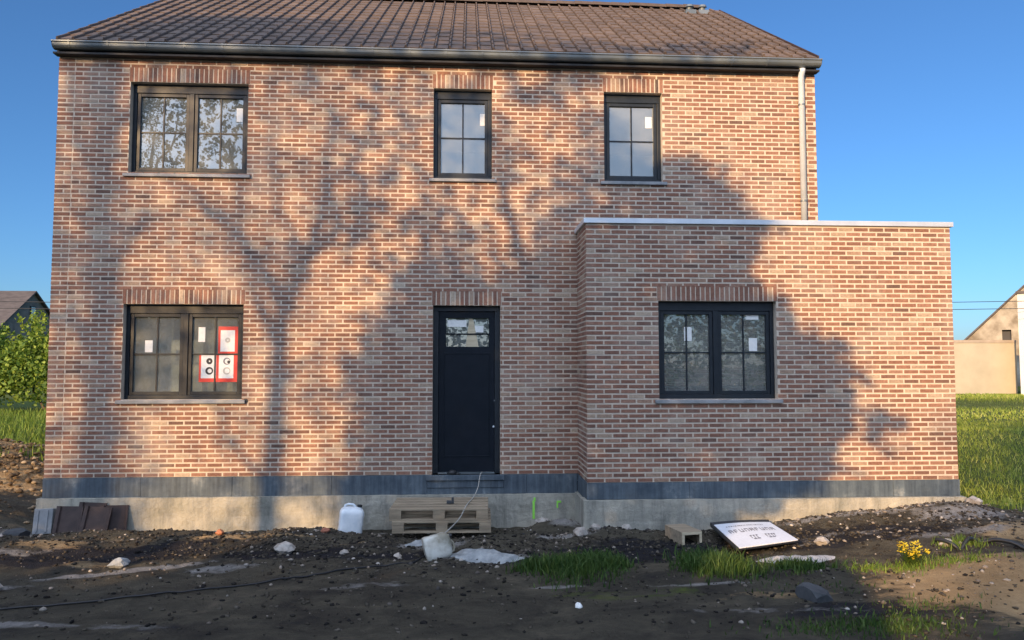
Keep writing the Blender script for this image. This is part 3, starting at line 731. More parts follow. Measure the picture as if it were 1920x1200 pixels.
spare_tile('spare brown roof tile leaning on the wall, middle one with raised ribs', -4.90, -.34, 4, -17, 5)
spare_tile('spare brown roof tile leaning on the wall, nearest the white jerrycan', -4.70, -.27, 20, -14, 3)
# leftover block and sheet at the corner
b = MB(); b.box(-.11, .11, -.09, .0, 0, .31); b.box(-.08,-.05,-.1,-.09,.02,.29); b.box(.03,.06,-.1,-.09,.02,.29)
o = b.build('concrete_block', M_SILL, bevel=.01); o.location = (-5.36, -.24, .11); o.rotation_euler = (R(-10), 0, R(6)); tag(o, 'upright ribbed grey concrete block at the left corner of the house', 'block')

# rope from the door over the pallets
pts = [(.20,.04,.80),(.17,-.10,.775),(.14,-.14,.62),(.08,-.30,pz+.31),(.02,-.60,pz+.30),(-.02,-.93,pz+.305),(-.08,-1.00,pz+.20),(-.17,-1.03,pz+.10),(-.26,-1.08,pz+.03),(-.36,-1.28,H(-.36,-1.28)+.02),(-.52,-1.5,H(-.52,-1.5)+.01)]
def catmull(P, k=6):
    P = [Vector(p) for p in P]; P = [P[0]]+P+[P[-1]]; out = []
    for i in range(1, len(P)-2):
        for s in range(k):
            t = s/k; a, b_, c, d_ = P[i-1], P[i], P[i+1], P[i+2]
            out.append(.5*((2*b_)+(-a+c)*t+(2*a-5*b_+4*c-d_)*t*t+(-a+3*b_-3*c+d_)*t**3))
    out.append(P[-2]); return out
r = MB(); r.tube(catmull(pts), .006, n=6); tag(r.build('rope', mat_flat('grey rope', (.42,.40,.36), .9), smooth_=True), 'thin grey rope running from the doorstep down over the pallets', 'rope')
# long dark cable on the soil
cp = [(-5.6,-4.3),(-4.6,-3.75),(-3.6,-3.45),(-2.8,-3.2),(-2.0,-2.85),(-1.5,-2.6),(-1.0,-2.3),(-.6,-2.15),(-.35,-1.8)]
cp = [(x, y, H(x, y)+.012) for x, y in [(p.x, p.y) for p in catmull([(a, b, 0) for a, b in cp], 8)]]
r = MB(); r.tube(cp, .009, n=6); tag(r.build('cable', M_RUBBER, smooth_=True), 'long black cable lying across the bare soil in the left foreground', 'cable')
# things on the doorstep
b = MB(); b.tube([(-.27,.0,.787),(-.22,-.01,.80),(-.17,-.0,.797),(-.14,.01,.784)], [.014,.04,.038,.012], n=10); o = b.build('work_glove', M_RUBBER, smooth_=True)
for k in range(4):
    f = MB(); f.tube([(-.16+.006*k,-.02+.012*k,.79),(-.12+.004*k,-.03+.02*k,.786),(-.09-.006*k,-.035+.026*k,.783)], [.010,.009,.006], n=8); f.build('finger', M_RUBBER, o, smooth_=True)
tag(o, 'crumpled black work glove lying on the doorstep', 'glove')
b = MB(); b.box(-.04,.02,-.02,.02,0,.035); b.box(.022,.05,-.02,.02,0,.075); o = b.build('wood_offcut', M_DSTONE, bevel=.003); o.location = (-.22,-.62,pz+.29); tag(o, 'small dark offcut lying on top of the upper pallet', 'offcut')
# U-shaped wooden profile
def ubox(label, loc, rz):
    t = thing('wooden_trough', label, 'trough', loc, None, rz)
    b = MB(); b.box(-.13,.13,0,.42,.11,.135); b.build('board', M_WOOD, t, bevel=.002)
    for x in (-.13, .105):
        b = MB(); b.box(x, x+.025, 0, .42, -.02, .109); b.build('side_board', M_WOOD, t, bevel=.002)
    b = MB(); b.box(-.125,.125,-.006,-.001,.10,.13); b.box(-.125,-.095,-.006,-.001,-.02,.10); b.box(.095,.125,-.006,-.001,-.02,.10); b.build('cut_end', M_WOODP, t)
    return t
ubox('upturned U shaped wooden trough with pale cut end, left of the fallen sign', (2.585,-1.60,H(2.58,-1.6)+.01), R(12))

# fallen sign board
zs = .30
t = thing('fallen_sign', 'white printed sign board lying face up on black soil in front of the annex', 'sign', (2.90,-2.25,zs))
A, B, Cc, D = (0,0,-.01), (.77,.28,0.0), (.81,1.16,.01), (.09,1.09,0)   # front-left, front-right, back-right, back-left
def bl(u, v, w_=0):
    p = Vector(A)*(1-u)*(1-v)+Vector(B)*u*(1-v)+Vector(Cc)*u*v+Vector(D)*(1-u)*v; return p+Vector((0,0,w_+.02*math.sin(u*3.1)*math.sin(v*2.5)))
b = MB(); N = 8
vs = [bl(i/N, j/N, .012) for j in range(N+1) for i in range(N+1)] + [bl(i/N, j/N, .0) for j in range(N+1) for i in range(N+1)]; o_ = (N+1)**2
fs = []
for j in range(N):
    for i in range(N): a = j*(N+1)+i; fs += [(a, a+1, a+N+2, a+N+1), (o_+a+N+1, o_+a+N+2, o_+a+1, o_+a)]
for i in range(N): fs += [(o_+i, o_+i+1, i+1, i)]; a = N*(N+1)+i; fs += [(a, a+1, o_+a+1, o_+a)]
for j in range(N): a = j*(N+1); fs += [(a, a+N+1, o_+a+N+1, o_+a)]; a += N; fs += [(o_+a, o_+a+N+1, a+N+1, a)]
b.add(vs, fs); b.build('board', mat_flat('white sign board', (.72,.75,.80), .55), t, smooth_=False)
f = MB()
for (u0, v0, u1, v1, ww) in ((-.03,-.0,-.03,1.0,.02), (-.03,1.05,1.0,1.05,.035), (0,-.03,1,-.03,.012)):
    f.tube([bl(u0+(u1-u0)*k/6, v0+(v1-v0)*k/6, .0) for k in range(7)], ww, n=6)
f.build('frame', M_RUBBER, t)
tx = MB(); random.seed(5)
def mark(u0, u1, v0, v1):
    tx.add([bl(u0,v0,.0145), bl(u1,v0,.0145), bl(u1,v1,.0145), bl(u0,v1,.0145)], [(0,1,2,3)])


u = .14
while u < .78:                                  # the blurred small line
    w_ = random.uniform(.012,.03); mark(u, u+w_, .80, .835); u += w_+random.uniform(.006,.02)
tx.build('lettering', M_INK, t); tx = MB()
for k, u in enumerate([.10,.19,.28,.37,.46,.55,.64,.73,.82]):   # the blurred large line
    c = k % 4
    mark(u, u+.014, .52, .66)
    if c != 2: mark(u+.014, u+.055, .63, .66)
    if c in (0, 1): mark(u+.014, u+.05, .575, .60)
    if c != 1: mark(u+.05, u+.064, .52, .66)
    if c == 2: mark(u+.014, u+.055, .52, .545)
tx.build('lettering', M_INK, t); tx = MB()
for u in (.34,.39,.44,.60,.65,.70,.74): mark(u, u+.035, .33, .36); mark(u, u+.012, .24, .36)
for u in (.36,.42,.62,.68): mark(u, u+.05, .20, .235)
lt = tx.build('lettering', M_INK, t)
random.seed(11)
# crumpled white sheeting beside it
def blob_sheet(cx, cy, rx, ry, hz, seed, rz=0):
    b = MB(); n = 26; m = 12
    for j in range(m):
        for i in range(n):
            u = i/(n-1)*2-1; v = j/(m-1)*2-1; x = u*rx*(1-.35*abs(v)**2*(1+.5*math.sin(u*3+seed))); y = v*ry*(1-.5*abs(u)**3)
            xr, yr = x*math.cos(rz)-y*math.sin(rz), x*math.sin(rz)+y*math.cos(rz)
            e = (1-u*u)*(1-v*v); z = H(cx+xr, cy+yr)+.004+hz*e*(1+.9*mn.noise(Vector((x*9+seed, y*12, 0))))+.02*e*mn.noise(Vector((x*25, y*25, seed)))
            b.v.append((cx+xr, cy+yr, z))
    for j in range(m-1):
        for i in range(n-1): b.f.append((j*n+i, j*n+i+1, (j+1)*n+i+1, (j+1)*n+i)); b.m.append(0)
    return b
o = blob_sheet(3.42,-2.45,.42,.15,.035,2,R(-3)).build('plastic_sheeting', mat_flat('dirty white plastic film', (.42,.41,.40), .5), smooth_=True)
tag(o, 'crumpled dirty white plastic sheeting in front of the fallen sign', 'sheeting')
for i, (cx, cy, rx, ry, hz, lab) in enumerate([(-.45,-1.55,.26,.15,.05,'grey set cement spill left of the lying jerrycan'), (.10,-1.95,.36,.19,.05,'grey set cement spill right of the lying jerrycan'), (.42,-2.12,.22,.10,.035,'small grey set cement spill at the right end of the larger one')]):
    tag(blob_sheet(cx,cy,rx,ry,hz,i*3.3).build('cement_spill', M_CEM, smooth_=True), lab, 'cement', 'cement spills on the soil')

# stones and rubble
def ico(seed, flat=.6):
    p = (1+5**.5)/2
    vs = [(-1,p,0),(1,p,0),(-1,-p,0),(1,-p,0),(0,-1,p),(0,1,p),(0,-1,-p),(0,1,-p),(p,0,-1),(p,0,1),(-p,0,-1),(-p,0,1)]
    fs = [(0,11,5),(0,5,1),(0,1,7),(0,7,10),(0,10,11),(1,5,9),(5,11,4),(11,10,2),(10,7,6),(7,1,8),(3,9,4),(3,4,2),(3,2,6),(3,6,8),(3,8,9),(4,9,5),(2,4,11),(6,2,10),(8,6,7),(9,8,1)]
    vs = [Vector(v).normalized() for v in vs]; cache = {}
    def midp(a, b):
        k = (min(a,b), max(a,b))
        if k not in cache: vs.append(((vs[a]+vs[b])/2).normalized()); cache[k] = len(vs)-1
        return cache[k]
    nf = []
    for a, b, c in fs:
        x, y, z = midp(a,b), midp(b,c), midp(c,a); nf += [(a,x,z),(b,y,x),(c,z,y),(x,y,z)]
    out = []
    for v in vs:
        q = Vector((round(v.x*1.6)/1.6, round(v.y*1.6)/1.6, round(v.z*1.6)/1.6))
        v2 = v*.6+q*.4; k = 1+.28*mn.noise(v*1.7+Vector((seed*3.1, seed, 0)))
        out.append(Vector((v2.x*k, v2.y*k*.8, v2.z*k*flat)))
    return out, nf
STONES = [(-2.02,-1.62,.13,'pale squarish stone lying alone in the bare soil left of centre',M_STONE), (-4.35,-3.0,.11,'rounded pale clod at the left edge of the foreground soil',M_STONE),
 (-3.55,-2.2,.10,'grey stone beside the limy streak in the left foreground',M_CEM), (3.08,-3.6,.125,'dark grey block of stone in the right foreground grass',M_DSTONE),
 (1.35,-1.22,.11,'pale rubble lump in front of the inner corner of the annex',M_STONE), (1.55,-1.15,.07,'small pale stone beside the rubble lump at the inner corner',M_STONE),
 (1.95,-1.02,.075,'pale stone against the annex foundation left of the wooden trough',M_STONE), (3.95,-1.95,.09,'flat pale stone on black soil right of the fallen sign',M_STONE),
 (5.1,-2.4,.08,'pale stone behind the yellow flowers',M_STONE), (-2.9,-1.1,.06,'orange brick fragment on the lit soil ridge near the foundation',mat_simple('broken orange brick', (.32,.12,.06), (.42,.18,.09), 9, .9)),
 (-1.75,-.72,.06,'orange brick fragment left of the upright jerrycan',mat_simple('broken red brick', (.25,.09,.05), (.34,.13,.08), 9, .9)), (-.75,-1.9,.05,'little white stone on bare soil below the pallets',M_STONE),
 (.95,-3.75,.04,'tiny white pebble in the middle foreground',M_WHITE), (-5.5,-.62,.13,'dark lump of rubble at the left corner of the house',M_DSTONE), (6.35,-1.05,.12,'pale broken concrete lump at the right corner of the annex',M_STONE),
 (-1.35,-1.75,.06,'small grey stone right of the squarish stone',M_STONE), (1.0,-.3,.10,'lump of broken mortar against the foundation beneath the green spray mark',M_STONE)]
for i, (x, y, r_, lab, mt) in enumerate(STONES):
    vs, fs = ico(i*1.7, .6)
    if mt is M_DSTONE: vs = [Vector((max(-1,min(1,v.x*1.7)), max(-.8,min(.8,v.y*1.8)), max(-.55,min(.55,v.z*2.0))))+.05*mn.noise_vector(v*3) for v in vs]
    b = MB(); b.add([v*r_ for v in vs], fs); o = b.build('stone', mt); o.location = (x, y, H(x,y)+r_*.22); o.rotation_euler = (random.uniform(-.2,.2), random.uniform(-.2,.2), random.uniform(0,6.3))
    tag(o, lab, 'stone')
# uncountable rubble and crumbs
icv, icf = [], []
for s in range(6):
    vs, fs = ico(s*5.3+1, .65); icv.append(np.array([tuple(v) for v in vs])*rng.uniform(.6,1.3,size=(1,3))); icf.append(np.array(fs))
def scatter_rubble(name, spots, mat, seed, smin, smax):
    r = np.random.default_rng(seed); VV = []; FF = []; TT = []; b = 0
    for (cx, cy, rx, ry, n) in spots:
        xs = r.normal(cx, rx, n); ys = r.normal(cy, ry, n); ok = ~((xs > X0-.06) & (xs < AX0) & (ys > -.07)) & ~((xs > AX0-.07) & (xs < AX1+.06) & (ys > AY-.07))
        xs, ys = xs[ok], ys[ok]; zs_ = height(xs, ys)
        for x, y, z in zip(xs, ys, zs_):
            s = smin + (smax-smin)*r.random()**3; k = r.integers(6); a = r.random()*6.28; ca, sa = math.cos(a), math.sin(a)
            v = icv[k]*s; v = np.stack([v[:,0]*ca-v[:,1]*sa, v[:,0]*sa+v[:,1]*ca, v[:,2]], 1)+np.array([x, y, z+s*.2])
            VV.append(v); FF.append(icf[k]+b); TT.append(np.full(len(v), r.random())); b += len(v)
    return np_mesh(name, np.concatenate(VV), 3, mat, tone=np.concatenate(TT), faces=np.concatenate(FF))
m_, t_, b_ = new_mat('mixed rubble crumbs')
c_ = ramp(t_, attr(t_, 'tone'), [(0,(.03,.03,.032)), (.35,(.10,.085,.07)), (.6,(.24,.20,.16)), (.9,(.30,.27,.23)), (1,(.52,.48,.43))])
t_.links.new(mix(t_, 1, c_, ramp(t_, noise(t_, 30, 4), [(.3,(.7,.7,.7)),(.7,(1.2,1.2,1.2))]), 'MULTIPLY'), b_.inputs['Base Color']); b_.inputs['Roughness'].default_value = .95; M_CRUMB = m_
o = scatter_rubble('rubble', [(4.9,-1.15,1.0,.18,260), (5.6,-1.7,.7,.35,220), (0,-1.9,.6,.25,200), (1.3,-1.1,.35,.18,120), (-5.3,-.8,.5,.25,130), (-2.6,-.35,1.7,.10,420), (-2.9,-1.2,1.3,.3,160), (4.4,-1.05,1.3,.10,260), (1.3,-1.9,1.6,.5,160), (-1.5,-3.4,3.0,.7,90), (5.2,-3.2,1.2,.6,200), (-3.2,-2.3,1.4,.4,90), (0,-2.4,3.0,.8,120), (6.6,-1.6,.6,.3,120), (.9,-.35,.5,.15,70), (4.2,-3.4,1.4,.6,160), (-1.9,-.75,.4,.12,90)], M_CRUMB, 3, .005, .028); tag(o, kind='stuff')
o['label'] = 'scattered rubble and mortar crumbs on the soil in front of the house'; o['category'] = 'rubble'
m_, t_, b_ = new_mat('dug clay clods')
c_ = ramp(t_, attr(t_, 'tone'), [(0,(.05,.035,.02)), (.6,(.13,.09,.05)), (1,(.30,.24,.16))]); t_.links.new(c_, b_.inputs['Base Color']); b_.inputs['Roughness'].default_value = .95
o = scatter_rubble('clods', [(-8.6,3.0,1.6,.8,1500), (-7.1,1.7,.8,.7,500), (-7.6,.6,.8,.5,200)], m_, 4, .012, .06); tag(o, 'sunlit heap of clay clods and stones beyond the left corner of the house', 'clods', kind='stuff')
vs0 = [(-1,1.618,0),(1,1.618,0),(-1,-1.618,0),(1,-1.618,0),(0,-1,1.618),(0,1,1.618),(0,-1,-1.618),(0,1,-1.618),(1.618,0,-1),(1.618,0,1),(-1.618,0,-1),(-1.618,0,1)]
fs0 = [(0,11,5),(0,5,1),(0,1,7),(0,7,10),(0,10,11),(1,5,9),(5,11,4),(11,10,2),(10,7,6),(7,1,8),(3,9,4),(3,4,2),(3,2,6),(3,6,8),(3,8,9),(4,9,5),(2,4,11),(6,2,10),(8,6,7),(9,8,1)]
rr_ = np.random.default_rng(12); icv, icf = [], []
for s_ in range(6): icv.append(np.array(vs0)/1.9*rr_.uniform(.45,1.35,size=(12,1))*np.array([1,.85,.6])); icf.append(np.array(fs0))
m_, t_, b_ = new_mat('soil clods')
c_ = ramp(t_, attr(t_, 'tone'), [(0,(.016,.015,.015)), (.5,(.042,.037,.030)), (.85,(.075,.065,.05)), (1,(.12,.105,.085))]); t_.links.new(c_, b_.inputs['Base Color']); b_.inputs['Roughness'].default_value = .97; b_.inputs['Specular IOR Level'].default_value = .1
o = scatter_rubble('soil_clods', [(-3.5,-1.2,2.0,.45,3400), (0,-1.6,1.8,.5,2800), (3.2,-1.5,1.8,.45,2800), (-1.5,-3.2,3.4,.8,1800), (3.5,-3.4,2.2,.7,1300), (5.5,-1.6,1,.45,1200), (-2.5,-.45,2.0,.12,900)], m_, 8, .004, .030); tag(o, 'loose clods of dark soil over the churned ground in front of the house', 'soil', kind='stuff')
# weathered black strap with leaves, right foreground
sp = [(5.0,-2.35),(5.12,-2.52),(5.25,-2.50),(5.42,-2.42),(5.55,-2.5),(5.75,-2.72)]
sp = [(p.x, p.y, H(p.x,p.y)+.03+.035*math.sin(i*.55)) for i, p in enumerate(catmull([(a,b,0) for a,b in sp], 6))]
r = MB(); r.tube(sp, .022, n=7); tag(r.build('hose', M_RUBBER, smooth_=True), 'short bent piece of black hose on the sunlit soil right of the yellow flowers', 'hose')

# ------------------------------------------------ grass and plants
def blades(name, xs, ys, hmin, hmax, wid, mat, seed, lean=.5, mask=None, zoff=0):
    wid = wid*1.35 if mat is M_GRASSD else wid
    r = np.random.default_rng(seed); n = len(xs); z = height(xs, ys, True)-.01+zoff
    h = hmin+(hmax-hmin)*r.random(n)**1.6; a = r.random(n)*2*np.pi; w2 = wid*(.6+.8*r.random(n)); la = r.random(n)*2*np.pi; ll = lean*h*r.random(n)
    dx, dy = np.cos(a)*w2, np.sin(a)*w2; tx_, ty_ = np.cos(la)*ll, np.sin(la)*ll
    p0 = np.stack([xs-dx, ys-dy, z], 1); p1 = np.stack([xs+dx, ys+dy, z], 1)
    m1 = np.stack([xs+dx*.7+tx_*.35, ys+dy*.7+ty_*.35, z+h*.6], 1); m0 = np.stack([xs-dx*.7+tx_*.35, ys-dy*.7+ty_*.35, z+h*.6], 1)
    tp = np.stack([xs+tx_, ys+ty_, z+h], 1)
    V = np.stack([p0, p1, m1, m0, tp], 1).reshape(-1, 3); i = np.arange(n)*5
    f = np.concatenate([np.stack([i, i+1, i+2], 1), np.stack([i, i+2, i+3], 1), np.stack([i+3, i+2, i+4], 1)])
    tone = np.repeat(np.clip(r.normal(.45, .25, n), 0, 1), 5)
    return np_mesh(name, V, 3, mat, tone=tone, faces=f)
def field(n, x0, x1, y0, y1, seed, thr=.5):
    r = np.random.default_rng(seed); xs = r.uniform(x0, x1, n); ys = y0+(y1-y0)*r.random(n)**1.5
    g = masks(xs, ys)['grassy']; nz = fbm(xs, ys, .9, 3); ok = (g+.25*nz > thr) & ~((xs > X0-.1) & (xs < X1+.1) & (ys > -.1) & (ys < 8.1)) & ~((xs > AX0-.1) & (xs < AX1+.1) & (ys > AY-.1) & (ys < 5.3))
    return xs[ok], ys[ok]
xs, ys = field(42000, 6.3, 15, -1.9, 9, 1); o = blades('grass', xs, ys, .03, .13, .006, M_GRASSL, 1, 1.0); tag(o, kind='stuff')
xs, ys = field(26000, 9, 36, 7, 26, 2, .2); o = blades('grass', xs, ys, .06, .22, .016, M_GRASSL, 2, 1.0); tag(o, kind='stuff')
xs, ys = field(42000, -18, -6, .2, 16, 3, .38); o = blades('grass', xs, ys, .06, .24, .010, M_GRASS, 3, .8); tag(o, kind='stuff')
def tuft(name, label, spots, hmin, hmax, seed, mat=None):
    r = np.random.default_rng(seed); X = []; Y = []
    for (cx, cy, rx, ry, n) in spots: X.append(r.normal(cx, rx, n)); Y.append(r.normal(cy, ry, n))
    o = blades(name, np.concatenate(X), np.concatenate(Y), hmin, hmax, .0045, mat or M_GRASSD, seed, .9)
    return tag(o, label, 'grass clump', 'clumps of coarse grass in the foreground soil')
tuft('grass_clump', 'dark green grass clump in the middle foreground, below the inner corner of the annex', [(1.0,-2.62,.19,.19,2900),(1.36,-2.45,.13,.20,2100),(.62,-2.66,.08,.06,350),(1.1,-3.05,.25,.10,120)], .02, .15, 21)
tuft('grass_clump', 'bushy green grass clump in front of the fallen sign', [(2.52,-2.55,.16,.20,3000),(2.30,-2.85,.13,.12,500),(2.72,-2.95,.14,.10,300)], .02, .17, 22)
tuft('grass_clump', 'small green grass clump between the plastic sheeting and the yellow flowers', [(3.30,-2.74,.11,.10,900),(3.6,-2.8,.12,.05,120)], .02, .12, 23)
tuft('grass_clump', 'green weedy clump along the bottom edge of the picture, right of centre', [(3.0,-4.35,.35,.12,900),(3.5,-4.3,.3,.15,700),(3.9,-3.9,.3,.1,220),(3.1,-3.3,.5,.15,160)], .015, .075, 24)
tuft('grass_clump', 'bright sunlit weed clump at the right edge of the foreground', [(5.75,-3.25,.13,.12,900),(6.0,-3.2,.2,.15,500)], .03, .17, 25, M_GRASS)
tuft('grass_clump', 'thin yellowish grass strip around the yellow flowers', [(4.30,-2.95,.2,.07,420),(4.95,-2.9,.2,.06,300),(3.9,-2.95,.1,.05,100)], .02, .11, 26, M_GRASS)
tuft('grass_clump', 'leafy green sprouts growing around the black hose', [(5.25,-2.45,.13,.06,300)], .03, .12, 27, M_GRASS)
# yellow flowering plant
fp = thing('flowering_weed', 'yellow flowering weed on the sunlit soil strip in front of the annex', 'flower', (4.42,-2.9,H(4.42,-2.9)))
st = MB(); fl = MB(); random.seed(4)
for k in range(26):
    a = random.uniform(0,6.28); rr = random.uniform(.02,.17); hh = random.uniform(.10,.24); px_, py_ = rr*math.cos(a)*1.1, rr*math.sin(a)*.6
    st.tube([(px_*.3,py_*.3,0),(px_*.7,py_*.7,hh*.6),(px_,py_,hh)], .003, n=4)
    for q in range(7):
        c = Vector((px_+random.uniform(-.02,.02), py_+random.uniform(-.02,.02), hh+random.uniform(-.015,.025)))
        for e in range(3):
            t0 = random.uniform(0,6.28); d1 = Vector((math.cos(t0), math.sin(t0), random.uniform(-.4,.6)))*.013; d2 = Vector((-math.sin(t0), math.cos(t0), .3))*.008
            fl.add([c, c+d1+d2, c+d1*1.6, c+d1-d2], [(0,1,2,3)])
    for q in range(4):
        c = Vector((px_*.6+random.uniform(-.04,.04), py_*.6+random.uniform(-.03,.03), hh*random.uniform(.2,.7))); t0 = random.uniform(0,6.28); d1 = Vector((math.cos(t0), math.sin(t0), .5))*.03; d2 = Vector((-math.sin(t0), math.cos(t0), 0))*.010
        st.add([c, c+d1+d2, c+d1*1.7, c+d1-d2], [(0,1,2,3)])
so_ = st.build('stem', M_HEDGE, fp); fl.build('blossom', M_FLOWER, fp)

# ------------------------------------------------ leaves
def leaf_quads(P, size, r, flat=0.0):
    n = len(P); d = r.normal(size=(n,3)); d /= np.linalg.norm(d, axis=1)[:,None]
    e = r.normal(size=(n,3)); e -= d*(e*d).sum(1)[:,None]; e /= np.linalg.norm(e, axis=1)[:,None]
    s = size*(.6+.8*r.random(n))[:,None]
    return np.stack([P-d*s*.5, P+e*s*.32, P+d*s*.5, P-e*s*.32], 1).reshape(-1,3)
def foliage(name, P, size, mat, seed, parent=None, clump=None):
    r = np.random.default_rng(seed); V = leaf_quads(P, size, r)
    base = r.normal(.45, .2, len(P)) if clump is None else clump+r.normal(0, .15, len(P))
    return np_mesh(name, V, 4, mat, tone=np.repeat(np.clip(base, 0, 1), 4), parent=parent)

# hedge beyond the left corner
def bush_points(cx, cy, cz, rx, ry, rz, n, r, lumps=26):
    L = r.normal(size=(lumps,3)); L /= np.linalg.norm(L, axis=1)[:,None]; L[:,2] = np.abs(L[:,2]); L = L*np.array([rx,ry,rz])*.72+np.array([cx,cy,cz])
    k = r.integers(lumps, size=n); q = r.normal(size=(n,3)); q /= np.linalg.norm(q, axis=1)[:,None]; rad = (.75+.3*r.random(n))[:,None]*(.30+.25*((k*37)%10)/10)[:,None]
    tone = ((k*53) % 17)/17*.6+.2
    P = L[k]+q*rad*np.array([rx,ry,rz])*.85
    return P, tone
r_ = np.random.default_rng(31)
for i, (cx, cy, rz_, lab) in enumerate([(-20.5,16.8,1.75,'green shrub at the left edge of the picture, its crown under the neighbouring roof'), (-17.2,16.2,1.6,'bright green shrub left of the house in front of the neighbouring gable'), (-14.3,16.4,1.5,'green shrub whose right half is hidden by the house corner'), (-11.0,17.0,1.6,'green shrub standing behind the left end of the house'), (-24.5,17.5,1.9,'tall green shrub beyond the left edge of the picture')]):
    t = thing('shrub', lab, 'shrub', (cx, cy, H(cx, cy)), 'shrubs along the plot edge on the left')
    P, c = bush_points(0, 0, .9, 2.2, 1.6, rz_*1.02, 15000, r_, 40)
    
    sp_ = r_.normal(size=(60,3)); sp_[:,2] = abs(sp_[:,2]); sp_ /= np.linalg.norm(sp_, axis=1)[:,None]; kk = r_.integers(60, size=2600); ds = 1.0+.28*r_.random(2600)
    Q_ = sp_[kk]*ds[:,None]*np.array([2.0,1.4,1.7])+np.array([0,0,.9])+r_.normal(0,.05,(2600,3)); P = np.concatenate([P, Q_]); c = np.concatenate([c, np.full(2600,.7)])
    P[:,2] = P[:,2]*1.18-.15; foliage('foliage', P, .13, M_HEDGE, 40+i, t, c)
    s = MB()
    for k in range(6): s.tube([(random.uniform(-.4,.4), random.uniform(-.3,.3), -.1), (random.uniform(-1,1), random.uniform(-.6,.6), 1.0), (random.uniform(-1.5,1.5), random.uniform(-1,1), 2.0)], [.05,.03,.01], n=5)
    s.build('stem', M_BARK, t)

# ------------------------------------------------ the trees behind the camera: their shade falls on the facade
# crown density on a .25 m grid of the plane y = 0 that the sun projects the crowns on; each leaf stands in its own crown, spread 4 m in depth
GRID = [
 "135778888866554444332221100000000000000000000000000000",
 "124678888876655554443222111010000000000000000000000000",
 "235678888877765555544433222111000000000000000000000000",
 "135788888887776666555444433222101111122210000000000000",
 "414688888888887766666554443333322234433420000000000000",
 "413678888888888777666655554444444446655531000000000000",
 "440488888888888887777666665555555556665531000000000000",
 "455477558776677876754544544456765432335311000000000000",
 "455687445565456765543433443357753210000000000000000000",
 "444686445556656754445555434576421100000000000000000000",
 "434675345445655555544455544234566200000000000000000000",
 "445674344455544446653455555322467300000000000000000000",
 "445674334556654345654455666533567633220000000000000000",
 "465575433345776655655444566445688899985100000000000000",
 "454476433345555545664544444346788899999500000000000000",
 "455577544555544456765565322357766799999810000000000000",
 "476576565576654467765677532468877899999960000000000000",
 "447676555566665456754467763478999999999999200000000000",
 "447676444445676433445577765689999999999999200000000000",
 "446676544323566532236898657889999999999994000000000000",
 "447576554333457532237899988999999999999981000000000000",
 "445577555555566532248999999999999999999995100000000000",
 "445575455555565532479999999999999999999999810000000000",
 "445575455555555544699999999999999999999999930000000000",
 "446565455555555555899999999999999999999999999600000000",
 "445566544544444565899999999999999999999999999930000000",
 "445467544434444664799999999999999999999999999950000000",
 "445467533234456653699999999999999999999999999943100000",
 "446567422235557524799999999999999999999999999958700000",
 "445677532223457524799999999999999999999999999516400000",
 "446778642112357634899999999999999999999999999301100000",
 "777788642111246635999999999999999999999999994000000000",
 "777888742111236535999999999999999999999998410000000000",
 "777777773333333333999999999999999999999900000000000000",
 "777777773333333333999999999999999999999900000000000000",
 "777777773333333333999999999999999999999900000000000000",
 "777777773333333333999999999999999999999900000000000000",
 "777777773333333333999999999999999999999900000000000000",
]
def up_sun(X, Z, t): return np.stack([X - t*math.sin(R(SUN_AZ)), -t*math.cos(R(SUN_AZ)), Z + t*math.tan(R(SUN_EL))], -1)
nz, nx = len(GRID), len(GRID[0]); pts = {0:[], 1:[], 2:[]}; rt_ = np.random.default_rng(5)
T0 = {0:19.0, 1:18.0, 2:17.0}; LAK = {0:.08, 1:.075, 2:.125}
TW_ = {0:[], 1:[]}
for i, row in enumerate(GRID):
    Z = -1.0+(nz-1-i)*.25
    for j, ch in enumerate(row):
        v = int(ch)
        if v == 0: continue
        X = -6.0+j*.25
        k = 0 if X < -4.0 else (1 if X < -1.6 else 2)
        LA = LAK[k]; tau = -math.log(1-(min(v, 9)/9)**1.5*.955)*((1.75, 1.5, 1.6)[k] if v < 9 else 1.5)
        if k == 1: tau *= .3 if (Z < 2.9 and abs(X+2.55) < .3) else .85
        n = rt_.poisson(tau*.0625/(LA*LA*.155))
        cl = max(1, n//5)                                    # leaves sit in small sprays
        cx = rt_.uniform(-.125, .125, cl); cz = rt_.uniform(-.125, .125, cl); q = rt_.integers(cl, size=n)
        x = X+cx[q]+rt_.normal(0, .05, n); z = Z+cz[q]+rt_.normal(0, .05, n)
        t = T0[k]+np.clip(rt_.normal(0, .9, cl), -2, 2)[q]+rt_.normal(0, .05, n)
        pts[k].append(up_sun(x, z, t))
        if k < 2 and v >= 5 and rt_.random() < .28: TW_[k].append((X+cx[0], Z+cz[0], T0[k]+rt_.normal(0,.6)))
def limb(mb, pl, t, r0, r1, jit=.03):
    P = [Vector(up_sun(np.array(x), np.array(z), t+dt).tolist()) for x, z, dt in pl]; Q = catmull(P, 5); r0 *= 1.35; r1 *= 1.3; n = len(Q)
    mb.tube(Q, [r0+(r1-r0)*i/(n-1) for i in range(n)], n=7); return [(Vector(q)) for q in Q]
